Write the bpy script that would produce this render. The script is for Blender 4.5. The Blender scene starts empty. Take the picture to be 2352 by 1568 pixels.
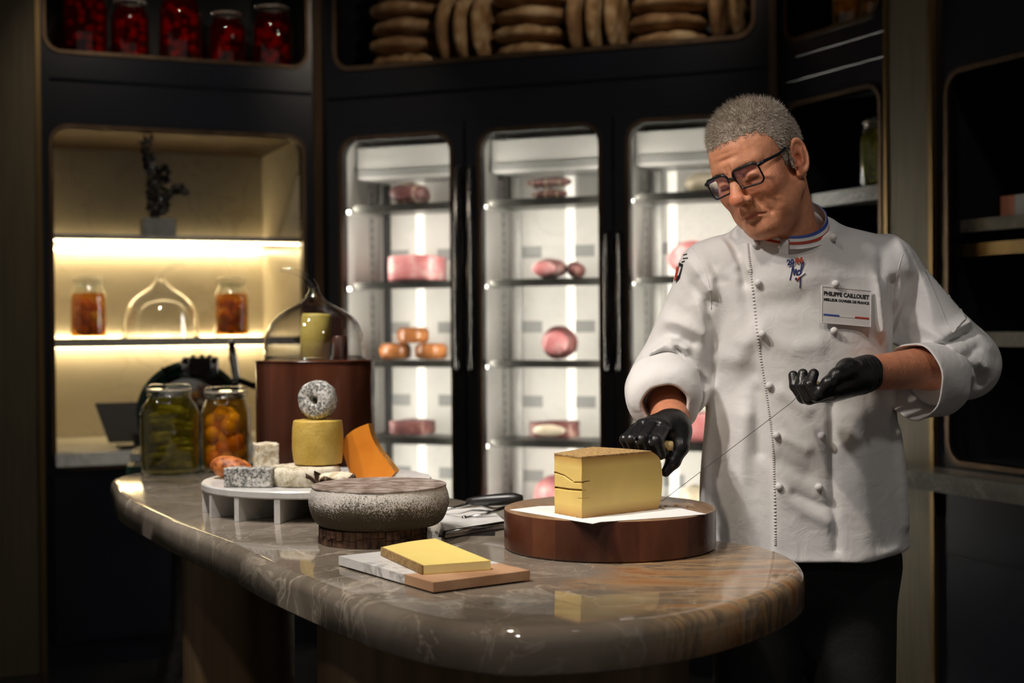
import bpy, bmesh, math, random
import numpy as np
from mathutils import Vector, Matrix, noise as mnoise
from mathutils.bvhtree import BVHTree

random.seed(7)
SC = bpy.context.scene
COL = SC.collection
PI = math.pi
R_ = math.radians

# ------------------------------------------------------------------ camera
F_PX, CX, CY = 3267.0, 1176.0, 784.0
CAM = np.array([0.0, 0.0, 1.33])
_p, _ph = R_(0.63), 0.0080
_r0 = np.array([1.0, 0, 0]); _f = np.array([0, math.cos(_p), -math.sin(_p)]); _u0 = np.array([0, math.sin(_p), math.cos(_p)])
_r = _r0 * math.cos(_ph) - _u0 * math.sin(_ph); _u = _u0 * math.cos(_ph) + _r0 * math.sin(_ph)
cam_data = bpy.data.cameras.new('camera')
cam_data.sensor_width = 36.0
cam_data.lens = 36.0 * F_PX / 2352.0
cam_data.clip_start = 0.05
cam_data.clip_end = 60
cam_data.dof.use_dof = True
cam_data.dof.focus_distance = 2.62
cam_data.dof.aperture_fstop = 3.2
cam = bpy.data.objects.new('camera', cam_data)
cam.matrix_world = Matrix(((_r[0], _u[0], -_f[0], CAM[0]), (_r[1], _u[1], -_f[1], CAM[1]), (_r[2], _u[2], -_f[2], CAM[2]), (0, 0, 0, 1)))
COL.objects.link(cam)
SC.camera = cam

def ray(x, y): return _f + _r * (x - CX) / F_PX - _u * (y - CY) / F_PX
def P(x, y, d):
    """world point seen at pixel x, y that stands at distance d (world Y)"""
    v = ray(x, y); return CAM + v * (d / v[1])
def G(x, y, z):
    """world point seen at pixel x, y on the level plane z"""
    v = ray(x, y); return CAM + v * ((z - CAM[2]) / v[2])

# ------------------------------------------------------------------ light and exposure
SC.view_settings.view_transform = 'Standard'
SC.view_settings.look = 'None'
SC.view_settings.gamma = 1.0
SC.view_settings.use_curve_mapping = False
SC.view_settings.exposure = 1.1
try:
    SC.cycles.max_bounces = 6
    SC.cycles.diffuse_bounces = 3
    SC.cycles.glossy_bounces = 3
    SC.cycles.transmission_bounces = 4
    SC.cycles.transparent_max_bounces = 14
    SC.cycles.sample_clamp_indirect = 4.0
    SC.cycles.caustics_reflective = False
    SC.cycles.caustics_refractive = False
    SC.cycles.use_denoising = True
    SC.cycles.use_adaptive_sampling = True
    SC.cycles.adaptive_threshold = 0.05
    SC.cycles.adaptive_min_samples = 16
except Exception:
    pass
world = bpy.data.worlds.new('dim_shop_ambience')
SC.world = world
world.use_nodes = True
world.node_tree.nodes['Background'].inputs[0].default_value = (1.0, 0.90, 0.80, 1)
world.node_tree.nodes['Background'].inputs[1].default_value = 0.05

def spot(name, loc, target, power, size_deg, blend, radius, color):
    d = bpy.data.lights.new(name, 'SPOT')
    d.energy = power; d.spot_size = R_(size_deg); d.spot_blend = blend; d.shadow_soft_size = radius; d.color = color
    o = bpy.data.objects.new(name, d)
    o.location = loc
    v = Vector(target) - Vector(loc)
    o.rotation_euler = v.to_track_quat('-Z', 'Y').to_euler()
    COL.objects.link(o)
    return o
WARM = (1.0, 0.86, 0.70); NEUT = (1.0, 0.93, 0.86)
# ceiling downlights of the shop plus one added front fill (z = 3.1 m ceiling)
spot('downlight_chef_front', (-1.25, 1.75, 3.02), (0.50, 2.82, 1.30), 64, 46, 0.6, 0.10, NEUT)
spot('downlight_chef_side', (0.75, 1.55, 3.02), (0.66, 2.85, 1.20), 13, 60, 0.7, 0.08, NEUT)
spot('downlight_board', (-0.45, 1.80, 3.02), (0.16, 2.50, 0.95), 34, 46, 0.7, 0.05, WARM)
spot('downlight_wheel', (-0.95, 2.05, 3.02), (-0.35, 2.75, 0.95), 58, 44, 0.7, 0.04, NEUT)
spot('downlight_stand', (-1.05, 2.75, 3.02), (-0.60, 3.45, 0.95), 78, 44, 0.7, 0.04, NEUT)
spot('added_front_fill', (-0.55, 0.10, 3.02), (-0.15, 1.95, 0.80), 30, 40, 0.9, 0.08, NEUT)  # added fill lamp above the camera, brightens the front faces on the table
spot('downlight_jars', (-0.75, 3.30, 3.02), (-0.85, 3.95, 0.95), 40, 46, 0.7, 0.035, NEUT)
spot('downlight_bread', (0.50, 4.30, 3.05), (0.20, 5.85, 2.45), 13, 70, 0.8, 0.05, WARM)
spot('downlight_hall', (-1.2, 4.6, 3.05), (-1.2, 5.45, 2.2), 12, 80, 0.8, 0.05, WARM)
spot('downlight_right', (1.3, 3.0, 3.05), (1.45, 4.4, 1.4), 8, 80, 0.8, 0.05, WARM)

# ------------------------------------------------------------------ materials
MATS = {}
def nt_new(name):
    m = bpy.data.materials.new(name); m.use_nodes = True
    nt = m.node_tree; b = nt.nodes['Principled BSDF']
    MATS[name] = m
    return m, nt, b
def N(nt, t, **kw):
    n = nt.nodes.new(t)
    for k, v in kw.items():
        if k in n.inputs: n.inputs[k].default_value = v
        else: setattr(n, k, v)
    return n
def setp(b, **kw):
    for k, v in kw.items():
        k = k.replace('_', ' ')
        if k in b.inputs: b.inputs[k].default_value = v
def c4(c): return (c[0], c[1], c[2], 1.0)
def srgb(r, g, b):
    f = lambda u: (u / 255 / 12.92) if u / 255 <= 0.04045 else ((u / 255 + 0.055) / 1.055) ** 2.4
    return (f(r), f(g), f(b))
def ramp(nt, fac, stops, interp='LINEAR'):
    r = nt.nodes.new('ShaderNodeValToRGB'); r.color_ramp.interpolation = interp
    e = r.color_ramp.elements
    while len(e) < len(stops): e.new(0.5)
    for el, (p_, c) in zip(e, stops): el.position = p_; el.color = c4(c) if len(c) == 3 else c
    nt.links.new(fac, r.inputs[0]); return r
def coords(nt, scale=(1, 1, 1), rot=(0, 0, 0), kind='Object'):
    tc = nt.nodes.new('ShaderNodeTexCoord'); mp = nt.nodes.new('ShaderNodeMapping')
    mp.inputs['Scale'].default_value = scale; mp.inputs['Rotation'].default_value = rot
    nt.links.new(tc.outputs[kind], mp.inputs['Vector']); return mp.outputs['Vector']
def bump(nt, b, h, strength=0.3, dist=0.01, prev=None):
    bn = nt.nodes.new('ShaderNodeBump'); bn.inputs['Strength'].default_value = strength; bn.inputs['Distance'].default_value = dist
    nt.links.new(h, bn.inputs['Height'])
    if prev: nt.links.new(prev.outputs[0], bn.inputs['Normal'])
    nt.links.new(bn.outputs[0], b.inputs['Normal']); return bn

def pm(name, stops, scale=8.0, detail=4.0, rough=0.5, metallic=0.0, stretch=(1, 1, 1), bstr=0.0, bscale=None, bdist=0.004, distort=0.0, spec=None, rot=(0, 0, 0), **kw):
    """procedural material: a noise-driven colour ramp and a noise bump"""
    m, nt, b = nt_new(name)
    v = coords(nt, stretch, rot)
    if isinstance(stops, tuple): stops = [(0.3, tuple(x * 0.93 for x in stops)), (0.7, tuple(min(1, x * 1.07) for x in stops))]
    no = N(nt, 'ShaderNodeTexNoise', Scale=scale, Detail=detail, Distortion=distort); nt.links.new(v, no.inputs['Vector'])
    r = ramp(nt, no.outputs['Fac'], stops); nt.links.new(r.outputs[0], b.inputs['Base Color'])
    setp(b, Roughness=rough, Metallic=metallic)
    if spec is not None: setp(b, Specular_IOR_Level=spec)
    if bstr:
        n2 = N(nt, 'ShaderNodeTexNoise', Scale=bscale or scale * 3, Detail=5.0); nt.links.new(v, n2.inputs['Vector'])
        bump(nt, b, n2.outputs['Fac'], bstr, bdist)
    for k, val in kw.items(): setp(b, **{k: val})
    return m

def veined(name, base_stops, vein, scale=3.0, vscale=4.0, vwidth=0.02, rough=0.08, stretch=(1, 1, 1), rot=(0, 0, 0), vamt=0.8, distort=0.6, extra=None, kind='Object'):
    """polished veined stone"""
    m, nt, b = nt_new(name)
    v = coords(nt, stretch, rot, kind)
    n1 = N(nt, 'ShaderNodeTexNoise', Scale=scale, Detail=8.0, Roughness=0.6, Distortion=distort); nt.links.new(v, n1.inputs['Vector'])
    r1 = ramp(nt, n1.outputs['Fac'], base_stops)
    col = r1.outputs[0]
    for k, (vs, vw) in enumerate([(vscale, vwidth), (vscale * 2.3, vwidth * 0.7)]):
        n2 = N(nt, 'ShaderNodeTexNoise', Scale=vs, Detail=6.0, Roughness=0.55, Distortion=1.2)
        ad = N(nt, 'ShaderNodeVectorMath', operation='ADD'); ad.inputs[1].default_value = (3.1 * k + 1.3, 7.7, 2.9 * k)
        nt.links.new(v, ad.inputs[0]); nt.links.new(ad.outputs[0], n2.inputs['Vector'])
        s = N(nt, 'ShaderNodeMath', operation='SUBTRACT'); nt.links.new(n2.outputs['Fac'], s.inputs[0]); s.inputs[1].default_value = 0.5
        a = N(nt, 'ShaderNodeMath', operation='ABSOLUTE'); nt.links.new(s.outputs[0], a.inputs[0])
        rr = ramp(nt, a.outputs[0], [(0.0, (1, 1, 1)), (vw, (0, 0, 0))])
        mk = N(nt, 'ShaderNodeTexNoise', Scale=vs * 0.45, Detail=2.0); nt.links.new(v, mk.inputs['Vector'])
        mr = ramp(nt, mk.outputs['Fac'], [(0.42, (0, 0, 0)), (0.62, (1, 1, 1))])
        mu = N(nt, 'ShaderNodeMath', operation='MULTIPLY'); nt.links.new(rr.outputs[0], mu.inputs[0]); nt.links.new(mr.outputs[0], mu.inputs[1])
        mu2 = N(nt, 'ShaderNodeMath', operation='MULTIPLY'); nt.links.new(mu.outputs[0], mu2.inputs[0]); mu2.inputs[1].default_value = vamt * (1 if k == 0 else 0.7)
        mx = N(nt, 'ShaderNodeMix', data_type='RGBA'); nt.links.new(mu2.outputs[0], mx.inputs['Factor']); nt.links.new(col, mx.inputs[6]); mx.inputs[7].default_value = c4(vein)
        col = mx.outputs[2]
    if extra: col = extra(nt, v, col)
    nt.links.new(col, b.inputs['Base Color'])
    setp(b, Roughness=rough)
    return m

def emis(name, color, strength):
    m, nt, b = nt_new(name)
    setp(b, Base_Color=c4(color), Emission_Color=c4(color), Emission_Strength=strength)
    return m

def thin_glass(name, tint=(1, 1, 1), ior=1.5, rough=0.0, gain=1.0, gloss=(1, 1, 1)):
    """clear pane or blown shell: passes light straight, reflects by Fresnel"""
    m = bpy.data.materials.new(name); m.use_nodes = True; MATS[name] = m
    nt = m.node_tree; nt.nodes.clear()
    out = nt.nodes.new('ShaderNodeOutputMaterial')
    tr = N(nt, 'ShaderNodeBsdfTransparent'); tr.inputs[0].default_value = c4(tint)
    gl = N(nt, 'ShaderNodeBsdfGlossy'); gl.inputs['Roughness'].default_value = rough; gl.inputs['Color'].default_value = c4(gloss)
    ge = nt.nodes.new('ShaderNodeNewGeometry')
    io = N(nt, 'ShaderNodeMix', data_type='FLOAT'); nt.links.new(ge.outputs['Backfacing'], io.inputs[0]); io.inputs[2].default_value = ior; io.inputs[3].default_value = 1.0 / ior
    fr = N(nt, 'ShaderNodeFresnel'); nt.links.new(io.outputs[0], fr.inputs['IOR'])
    mu = N(nt, 'ShaderNodeMath', operation='MULTIPLY'); mu.use_clamp = True; nt.links.new(fr.outputs[0], mu.inputs[0]); mu.inputs[1].default_value = gain
    mx = nt.nodes.new('ShaderNodeMixShader'); nt.links.new(mu.outputs[0], mx.inputs[0]); nt.links.new(tr.outputs[0], mx.inputs[1]); nt.links.new(gl.outputs[0], mx.inputs[2])
    nt.links.new(mx.outputs[0], out.inputs[0])
    return m

# ------------------------------------------------------------------ object helpers
def tag(o, label=None, cat=None, group=None, kind=None):
    if label: o['label'] = label
    if cat: o['category'] = cat
    if group: o['group'] = group
    if kind: o['kind'] = kind
    return o
def thing(name, label, cat, loc=(0, 0, 0), rotz=0.0, group=None, mw=None):
    o = bpy.data.objects.new(name, None); COL.objects.link(o)
    o.empty_display_size = 0.05
    if mw is not None: o.matrix_world = mw @ Matrix.Translation(loc) @ Matrix.Rotation(rotz, 4, 'Z')
    else: o.location = loc; o.rotation_euler = (0, 0, rotz)
    return tag(o, label, cat, group)
def link_mesh(name, me, mat, parent=None, smooth=False, mw=None):
    if smooth:
        me.polygons.foreach_set('use_smooth', [True] * len(me.polygons))
    if mat is not None: me.materials.append(MATS[mat] if isinstance(mat, str) else mat)
    o = bpy.data.objects.new(name, me); COL.objects.link(o)
    if parent is not None: o.parent = parent
    if mw is not None: o.matrix_world = mw
    return o
def from_np(name, v, f, mat, parent=None, smooth=True, mw=None):
    v = np.asarray(v, np.float32); f = np.asarray(f, np.int32)
    me = bpy.data.meshes.new(name); n = f.shape[1]
    me.vertices.add(len(v)); me.vertices.foreach_set('co', v.ravel())
    me.loops.add(f.size); me.loops.foreach_set('vertex_index', f.ravel())
    me.polygons.add(len(f)); me.polygons.foreach_set('loop_start', np.arange(len(f), dtype=np.int32) * n)
    try: me.polygons.foreach_set('loop_total', np.full(len(f), n, dtype=np.int32))
    except Exception: pass
    me.update(calc_edges=True); me.validate()
    return link_mesh(name, me, mat, parent, smooth, mw)
def obj(name, bm, mat, parent=None, smooth=False, mw=None, autosmooth=None):
    bmesh.ops.recalc_face_normals(bm, faces=bm.faces)
    me = bpy.data.meshes.new(name); bm.to_mesh(me); bm.free()
    o = link_mesh(name, me, mat, parent, smooth or autosmooth is not None, mw)
    if autosmooth is not None:
        me.set_sharp_from_angle(angle=R_(autosmooth))
    return o
def NB(): return bmesh.new()
def bevel(bm, off, seg=2, angle=30):
    es = [e for e in bm.edges if len(e.link_faces) == 2 and e.calc_face_angle(0) > R_(angle)]
    if es: bmesh.ops.bevel(bm, geom=es, offset=off, segments=seg, affect='EDGES', profile=0.5)
    return bm
def box(bm, x0, x1, y0, y1, z0, z1, M=None):
    vs = [bm.verts.new(Vector(c) if M is None else M @ Vector(c)) for c in
          [(x0, y0, z0), (x1, y0, z0), (x1, y1, z0), (x0, y1, z0), (x0, y0, z1), (x1, y0, z1), (x1, y1, z1), (x0, y1, z1)]]
    for f in [(3, 2, 1, 0), (4, 5, 6, 7), (0, 1, 5, 4), (1, 2, 6, 5), (2, 3, 7, 6), (3, 0, 4, 7)]: bm.faces.new([vs[i] for i in f])
    return bm
def boxo(name, x0, x1, y0, y1, z0, z1, mat, parent=None, mw=None, bev=0.0, seg=2):
    bm = box(NB(), x0, x1, y0, y1, z0, z1)
    if bev: bevel(bm, bev, seg)
    return obj(name, bm, mat, parent, mw=mw, autosmooth=40 if bev else None)
def lathe(bm, prof, n=48, axis=Matrix.Identity(4), wob=None):
    """prof: list of (r, z); r = 0 closes with a pole"""
    rings = []
    for (r, z) in prof:
        if r < 1e-6: rings.append([bm.verts.new(axis @ Vector((0, 0, z)))])
        else:
            ring = []
            for k in range(n):
                a = 2 * PI * k / n; rr, zz = r, z
                if wob: rr, zz = wob(r, z, a)
                ring.append(bm.verts.new(axis @ Vector((rr * math.cos(a), rr * math.sin(a), zz))))
            rings.append(ring)
    for A, B in zip(rings[:-1], rings[1:]):
        for k in range(n):
            k2 = (k + 1) % n
            if len(A) == 1 and len(B) == 1: continue
            if len(A) == 1: bm.faces.new((A[0], B[k], B[k2]))
            elif len(B) == 1: bm.faces.new((A[k], B[0], A[k2]))
            else: bm.faces.new((A[k], B[k], B[k2], A[k2]))
    return bm
def tube(bm, pts, rad, n=10, closed=False, cap=True):
    pts = [Vector(p_) for p_ in pts]; m = len(pts)
    rads = rad if isinstance(rad, (list, tuple)) else [rad] * m
    rings = []; prev = None
    for i, p_ in enumerate(pts):
        a = pts[(i - 1) % m] if (i > 0 or closed) else p_
        b = pts[(i + 1) % m] if (i < m - 1 or closed) else p_
        t = (b - a).normalized()
        if prev is None:
            u = t.cross(Vector((0, 0, 1)));
            if u.length < 1e-4: u = t.cross(Vector((1, 0, 0)))
            u.normalize()
        else: u = (prev - t * prev.dot(t)).normalized()
        prev = u; w = t.cross(u)
        rings.append([bm.verts.new(p_ + (u * math.cos(2 * PI * k / n) + w * math.sin(2 * PI * k / n)) * rads[i]) for k in range(n)])
    seq = list(zip(rings[:-1], rings[1:])) + ([(rings[-1], rings[0])] if closed else [])
    for A, B in seq:
        for k in range(n): bm.faces.new((A[k], A[(k + 1) % n], B[(k + 1) % n], B[k]))
    if cap and not closed:
        bm.faces.new(rings[0][::-1]); bm.faces.new(rings[-1])
    return bm
def prism(bm, pts, z0, z1):
    lo = [bm.verts.new((x, y, z0)) for x, y in pts]; hi = [bm.verts.new((x, y, z1)) for x, y in pts]
    n = len(pts)
    bm.faces.new(lo[::-1]); bm.faces.new(hi)
    for k in range(n): bm.faces.new((lo[k], lo[(k + 1) % n], hi[(k + 1) % n], hi[k]))
    return bm
def rrect(x0, x1, z0, z1, r, n=8):
    out = []
    for cx, cz, a0 in [(x1 - r, z0 + r, -PI / 2), (x1 - r, z1 - r, 0), (x0 + r, z1 - r, PI / 2), (x0 + r, z0 + r, PI)]:
        for k in range(n + 1):
            a = a0 + PI / 2 * k / n; out.append((cx + r * math.cos(a), cz + r * math.sin(a)))
    return out
def rect(x0, x1, z0, z1): return [(x0, z0), (x1, z0), (x1, z1), (x0, z1)]
def holed(name, outer, holes, y0, y1, mat, parent=None, mw=None, bev=0.0):
    """a slab in the local x-z plane between y0 and y1 with holes cut through"""
    cu = bpy.data.curves.new('tmp', 'CURVE'); cu.dimensions = '2D'; cu.fill_mode = 'BOTH'
    cu.extrude = abs(y1 - y0) / 2 - bev; cu.bevel_depth = bev; cu.bevel_resolution = 2; cu.offset = -bev
    for loop in [outer] + holes:
        s = cu.splines.new('POLY'); s.points.add(len(loop) - 1); s.use_cyclic_u = True
        for p_, (x, z) in zip(s.points, loop): p_.co = (x, z, 0, 1)
    t = bpy.data.objects.new('tmp', cu); COL.objects.link(t)
    dg = bpy.context.evaluated_depsgraph_get(); dg.update()
    me = bpy.data.meshes.new_from_object(t.evaluated_get(dg)); me.name = name
    bpy.data.objects.remove(t); bpy.data.curves.remove(cu)
    me.materials.clear()
    me.transform(Matrix.Translation((0, (y0 + y1) / 2, 0)) @ Matrix.Rotation(PI / 2, 4, 'X'))
    me.set_sharp_from_angle(angle=R_(30)); 
    return link_mesh(name, me, mat, parent, True, mw) if not me.polygons else _fin(name, me, mat, parent, mw)
def _fin(name, me, mat, parent, mw):
    o = link_mesh(name, me, mat, parent, True, mw); me.set_sharp_from_angle(angle=R_(30)); return o
def ring_trim(name, x0, x1, z0, z1, r, w, y0, y1, mat, parent=None, mw=None):
    return holed(name, rrect(x0 - w, x1 + w, z0 - w, z1 + w, r + w), [rrect(x0, x1, z0, z1, r)], y0, y1, mat, parent, mw)
def text_mesh(body, size, extrude=0.0004, offset=0.0, align='CENTER'):
    cu = bpy.data.curves.new('tmp', 'FONT'); cu.body = body; cu.size = size; cu.extrude = extrude; cu.offset = offset
    cu.align_x = align; cu.align_y = 'CENTER'; cu.resolution_u = 3
    t = bpy.data.objects.new('tmp', cu); COL.objects.link(t)
    dg = bpy.context.evaluated_depsgraph_get(); dg.update()
    me = bpy.data.meshes.new_from_object(t.evaluated_get(dg))
    bpy.data.objects.remove(t); bpy.data.curves.remove(cu); me.materials.clear()
    return me
def copy_tree(o, parent=None):
    c = o.copy(); COL.objects.link(c); c.parent = parent
    for ch in list(o.children): copy_tree(ch, c)
    return c
def catmull(pts, n=6, closed=True):
    pts = [np.array(p_, float) for p_ in pts]; m = len(pts); out = []
    for i in range(m if closed else m - 1):
        p0, p1, p2, p3 = (pts[(i + k - 1) % m] if closed else pts[min(max(i + k - 1, 0), m - 1)] for k in range(4))
        for k in range(n):
            t = k / n
            out.append(0.5 * ((2 * p1) + (-p0 + p2) * t + (2 * p0 - 5 * p1 + 4 * p2 - p3) * t * t + (-p0 + 3 * p1 - 3 * p2 + p3) * t ** 3))
    if not closed: out.append(pts[-1])
    return out
def noisy(bm, amp, scale, seed=0.0):
    for v in bm.verts:
        n = mnoise.fractal(v.co * scale + Vector((seed, seed * 1.7, -seed)), 1.0, 2.0, 4)
        v.co += (v.normal if v.normal.length > 0 else v.co.normalized()) * n * amp
    return bm

# ------------------------------------------------------------------ signed-distance modelling
def smin(a, b, k):
    if k <= 0: return np.minimum(a, b)
    h = np.clip(0.5 + 0.5 * (b - a) / k, 0, 1); return b + (a - b) * h - k * h * (1 - h)
def smax(a, b, k): return -smin(-a, -b, k)
def sd_ell(p, c, r, R=None):
    if R is not None: p = (p - np.asarray(c, np.float32)) @ np.asarray(R, np.float32); c = (0, 0, 0)
    a = p[..., 0] - np.float32(c[0]); b = p[..., 1] - np.float32(c[1]); d = p[..., 2] - np.float32(c[2])
    a /= np.float32(r[0]); b /= np.float32(r[1]); d /= np.float32(r[2])
    k0 = np.sqrt(a * a + b * b + d * d)
    a /= np.float32(r[0]); b /= np.float32(r[1]); d /= np.float32(r[2])
    k1 = np.sqrt(a * a + b * b + d * d) + np.float32(1e-9)
    return k0 * (k0 - 1) / k1
def sd_sph(p, c, r):
    a = p[..., 0] - np.float32(c[0]); b = p[..., 1] - np.float32(c[1]); d = p[..., 2] - np.float32(c[2])
    return np.sqrt(a * a + b * b + d * d) - np.float32(r)
def seg_t(p, a, b, sy=1.0):
    ba = [np.float32(b[i] - a[i]) for i in range(3)]; ba[1] *= np.float32(sy)
    x = p[..., 0] - np.float32(a[0]); y = (p[..., 1] - np.float32(a[1])) * np.float32(sy); z = p[..., 2] - np.float32(a[2])
    h = np.clip((x * ba[0] + y * ba[1] + z * ba[2]) / (ba[0] ** 2 + ba[1] ** 2 + ba[2] ** 2), 0, 1)
    x -= h * ba[0]; y -= h * ba[1]; z -= h * ba[2]
    return h, np.sqrt(x * x + y * y + z * z)
def sd_cone(p, a, b, ra, rb):
    h, d = seg_t(p, a, b); return d - (np.float32(ra) + np.float32(rb - ra) * h)
def sd_chain(p, pts, rads, k=0.0):
    d = None
    for i in range(len(pts) - 1):
        e = sd_cone(p, pts[i], pts[i + 1], rads[i], rads[i + 1]); d = e if d is None else smin(d, e, k)
    return d
def grid_pts(xs, ys, zs):
    return np.stack(np.meshgrid(xs, ys, zs, indexing='ij'), -1).astype(np.float32)
def surface_nets(f, xs, ys, zs, smooth=1):
    s = f < 0
    nx, ny, nz = f.shape
    cnt = np.zeros((nx - 1, ny - 1, nz - 1), np.int8)
    for i in (0, 1):
        for j in (0, 1):
            for k in (0, 1): cnt += s[i:nx - 1 + i, j:ny - 1 + j, k:nz - 1 + k]
    act = (cnt > 0) & (cnt < 8)
    I, J, K = np.nonzero(act)
    idx = np.full(act.shape, -1, np.int64); idx[I, J, K] = np.arange(len(I))
    xs = np.asarray(xs); ys = np.asarray(ys); zs = np.asarray(zs)
    acc = np.zeros((len(I), 3)); n = np.zeros(len(I))
    for ax in range(3):
        for b1 in (0, 1):
            for b2 in (0, 1):
                o0 = [0, 0, 0]; o0[(ax + 1) % 3] = b1; o0[(ax + 2) % 3] = b2
                o1 = list(o0); o1[ax] = 1
                fa = f[I + o0[0], J + o0[1], K + o0[2]]; fb = f[I + o1[0], J + o1[1], K + o1[2]]
                m = (fa < 0) != (fb < 0)
                t = np.where(m, fa / np.where(m, fa - fb, 1), 0)
                pa = np.stack([xs[I + o0[0]], ys[J + o0[1]], zs[K + o0[2]]], 1); pb = np.stack([xs[I + o1[0]], ys[J + o1[1]], zs[K + o1[2]]], 1)
                acc += np.where(m[:, None], pa + t[:, None] * (pb - pa), 0); n += m
    V = acc / n[:, None]
    quads = []
    for ax in range(3):
        sl0 = [slice(1, -1)] * 3; sl1 = [slice(1, -1)] * 3
        sl0[ax] = slice(0, -1); sl1[ax] = slice(1, None)
        a0 = s[tuple(sl0)]; d = a0 != s[tuple(sl1)]
        i, j, k = np.nonzero(d)
        flip = a0[i, j, k]
        c = [i, j, k]
        for q in range(3):
            if q != ax: c[q] = c[q] + 1
        u, w = (ax + 1) % 3, (ax + 2) % 3
        def cell(du, dw):
            e = [x.copy() for x in c]; e[u] = e[u] - du; e[w] = e[w] - dw
            return idx[e[0], e[1], e[2]]
        q = np.stack([cell(1, 1), cell(0, 1), cell(0, 0), cell(1, 0)], 1)
        q[~flip] = q[~flip][:, ::-1]
        quads.append(q)
    Q = np.concatenate(quads); Q = Q[(Q >= 0).all(1)]
    for _ in range(smooth):
        ac = np.zeros_like(V); nn = np.zeros(len(V))
        for a, b in ((0, 1), (1, 2), (2, 3), (3, 0)):
            np.add.at(ac, Q[:, a], V[Q[:, b]]); np.add.at(nn, Q[:, a], 1)
            np.add.at(ac, Q[:, b], V[Q[:, a]]); np.add.at(nn, Q[:, b], 1)
        V = 0.5 * V + 0.5 * ac / np.maximum(nn, 1)[:, None]
    return V, Q
def nonuni(lo, hi, flo, fhi, coarse, fine):
    a = np.arange(lo, flo, coarse); b = np.arange(flo, fhi, fine); c = np.arange(fhi, hi + coarse, coarse)
    return np.concatenate([a, b, c])
# ------------------------------------------------------------------ setting materials
pm('lacquer', [(0.3, (0.0045, 0.0055, 0.009)), (0.7, (0.008, 0.0095, 0.016))], scale=3, rough=0.28, bstr=0.03, bscale=30)
pm('bronze_trim', [(0.3, srgb(78, 62, 48)), (0.7, srgb(100, 82, 64))], scale=20, rough=0.42, metallic=0.85, stretch=(1, 1, 0.2))
pm('brass', [(0.3, srgb(116, 96, 62)), (0.7, srgb(138, 114, 76))], scale=15, rough=0.36, metallic=0.9, stretch=(1, 1, 0.1))
pm('bronze_panel', [(0.3, srgb(76, 68, 50)), (0.7, srgb(90, 80, 60))], scale=60, rough=0.55, metallic=0.35, stretch=(1, 1, 0.05), bstr=0.1, bscale=220)
pm('floor_stone', [(0.3, (0.012, 0.012, 0.013)), (0.7, (0.022, 0.021, 0.02))], scale=5, rough=0.22)
pm('ceiling_paint', (0.012, 0.012, 0.013), scale=5, rough=0.8)
pm('dark_wall', (0.008, 0.009, 0.012), scale=5, rough=0.5)
veined('cream_marble', [(0.3, (0.60, 0.54, 0.44)), (0.7, (0.70, 0.65, 0.55))], (0.36, 0.28, 0.19), scale=2.0, vscale=1.6, vwidth=0.035, rough=0.30, vamt=0.6)
veined('grey_marble', [(0.3, (0.20, 0.185, 0.17)), (0.7, (0.32, 0.30, 0.275))], (0.45, 0.42, 0.38), scale=5.0, vscale=5, vwidth=0.03, rough=0.18, vamt=0.5)
veined('dark_marble', [(0.3, (0.065, 0.062, 0.052)), (0.7, (0.12, 0.115, 0.10))], (0.26, 0.24, 0.21), scale=7.0, vscale=7, vwidth=0.03, rough=0.25, vamt=0.5)
veined('white_marble', [(0.3, (0.62, 0.61, 0.59)), (0.7, (0.76, 0.75, 0.73))], (0.38, 0.38, 0.37), scale=6.0, vscale=7, vwidth=0.05, rough=0.28, vamt=0.55)
veined('fridge_back', [(0.3, (0.72, 0.70, 0.66)), (0.7, (0.80, 0.78, 0.74))], (0.52, 0.51, 0.49), scale=2.0, vscale=2.4, vwidth=0.03, rough=0.45, vamt=0.4)
pm('fridge_white', (0.80, 0.79, 0.76), scale=4, rough=0.4)
pm('fridge_grey', (0.34, 0.34, 0.33), scale=4, rough=0.5)
pm('shelf_metal', [(0.3, (0.035, 0.034, 0.030)), (0.7, (0.06, 0.057, 0.05))], scale=20, rough=0.35, metallic=0.6)
pm('slot_metal', [(0.3, (0.55, 0.55, 0.53)), (0.7, (0.66, 0.66, 0.64))], scale=20, rough=0.35, metallic=0.5)
pm('black_slot', (0.03, 0.03, 0.03), scale=10, rough=0.6)
pm('chrome', (0.62, 0.62, 0.62), scale=6, rough=0.12, metallic=1.0)
pm('handle_metal', (0.30, 0.29, 0.28), scale=6, rough=0.25, metallic=1.0)
thin_glass('pane_glass', (0.97, 0.98, 0.97), 1.45, gain=0.8)
thin_glass('jar_glass', (0.96, 0.98, 0.96), 1.5)
thin_glass('cloche_glass', (0.985, 0.99, 0.99), 1.5, gain=2.2)
emis('led_warm', (1.0, 0.79, 0.42), 13.0)
emis('led_cool', (1.0, 0.94, 0.84), 35.0); emis('led_soft', (1.0, 0.95, 0.86), 0.42)

# ------------------------------------------------------------------ wall frames
def frame(ox, oy, ax, ay):
    l = math.hypot(ax, ay); ax /= l; ay /= l
    return Matrix(((ax, -ay, 0, ox), (ay, ax, 0, oy), (0, 0, 1, 0), (0, 0, 0, 1)))
WL = frame(-0.8093, 6.0, 0.915, 0.403)       # left cabinet wall: local x -> right, y -> into the wall
WB = frame(-0.8093, 6.0, 0.932, -0.361)      # refrigerator wall
WR = frame(0.9932, 5.3018, 0.404, -0.915)    # right cabinet wall
def struct(o): o['kind'] = 'structure'; return o
HC = 3.1
def gfloor(name, z0, z1, mat):
    b = NB(); box(b, -4.5, 4.0, -2.5, 7.6, z0, z1); return struct(obj(name, b, mat))
gfloor('floor', -0.10, 0.0, 'floor_stone'); gfloor('ceiling', HC, HC + 0.1, 'ceiling_paint')

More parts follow.
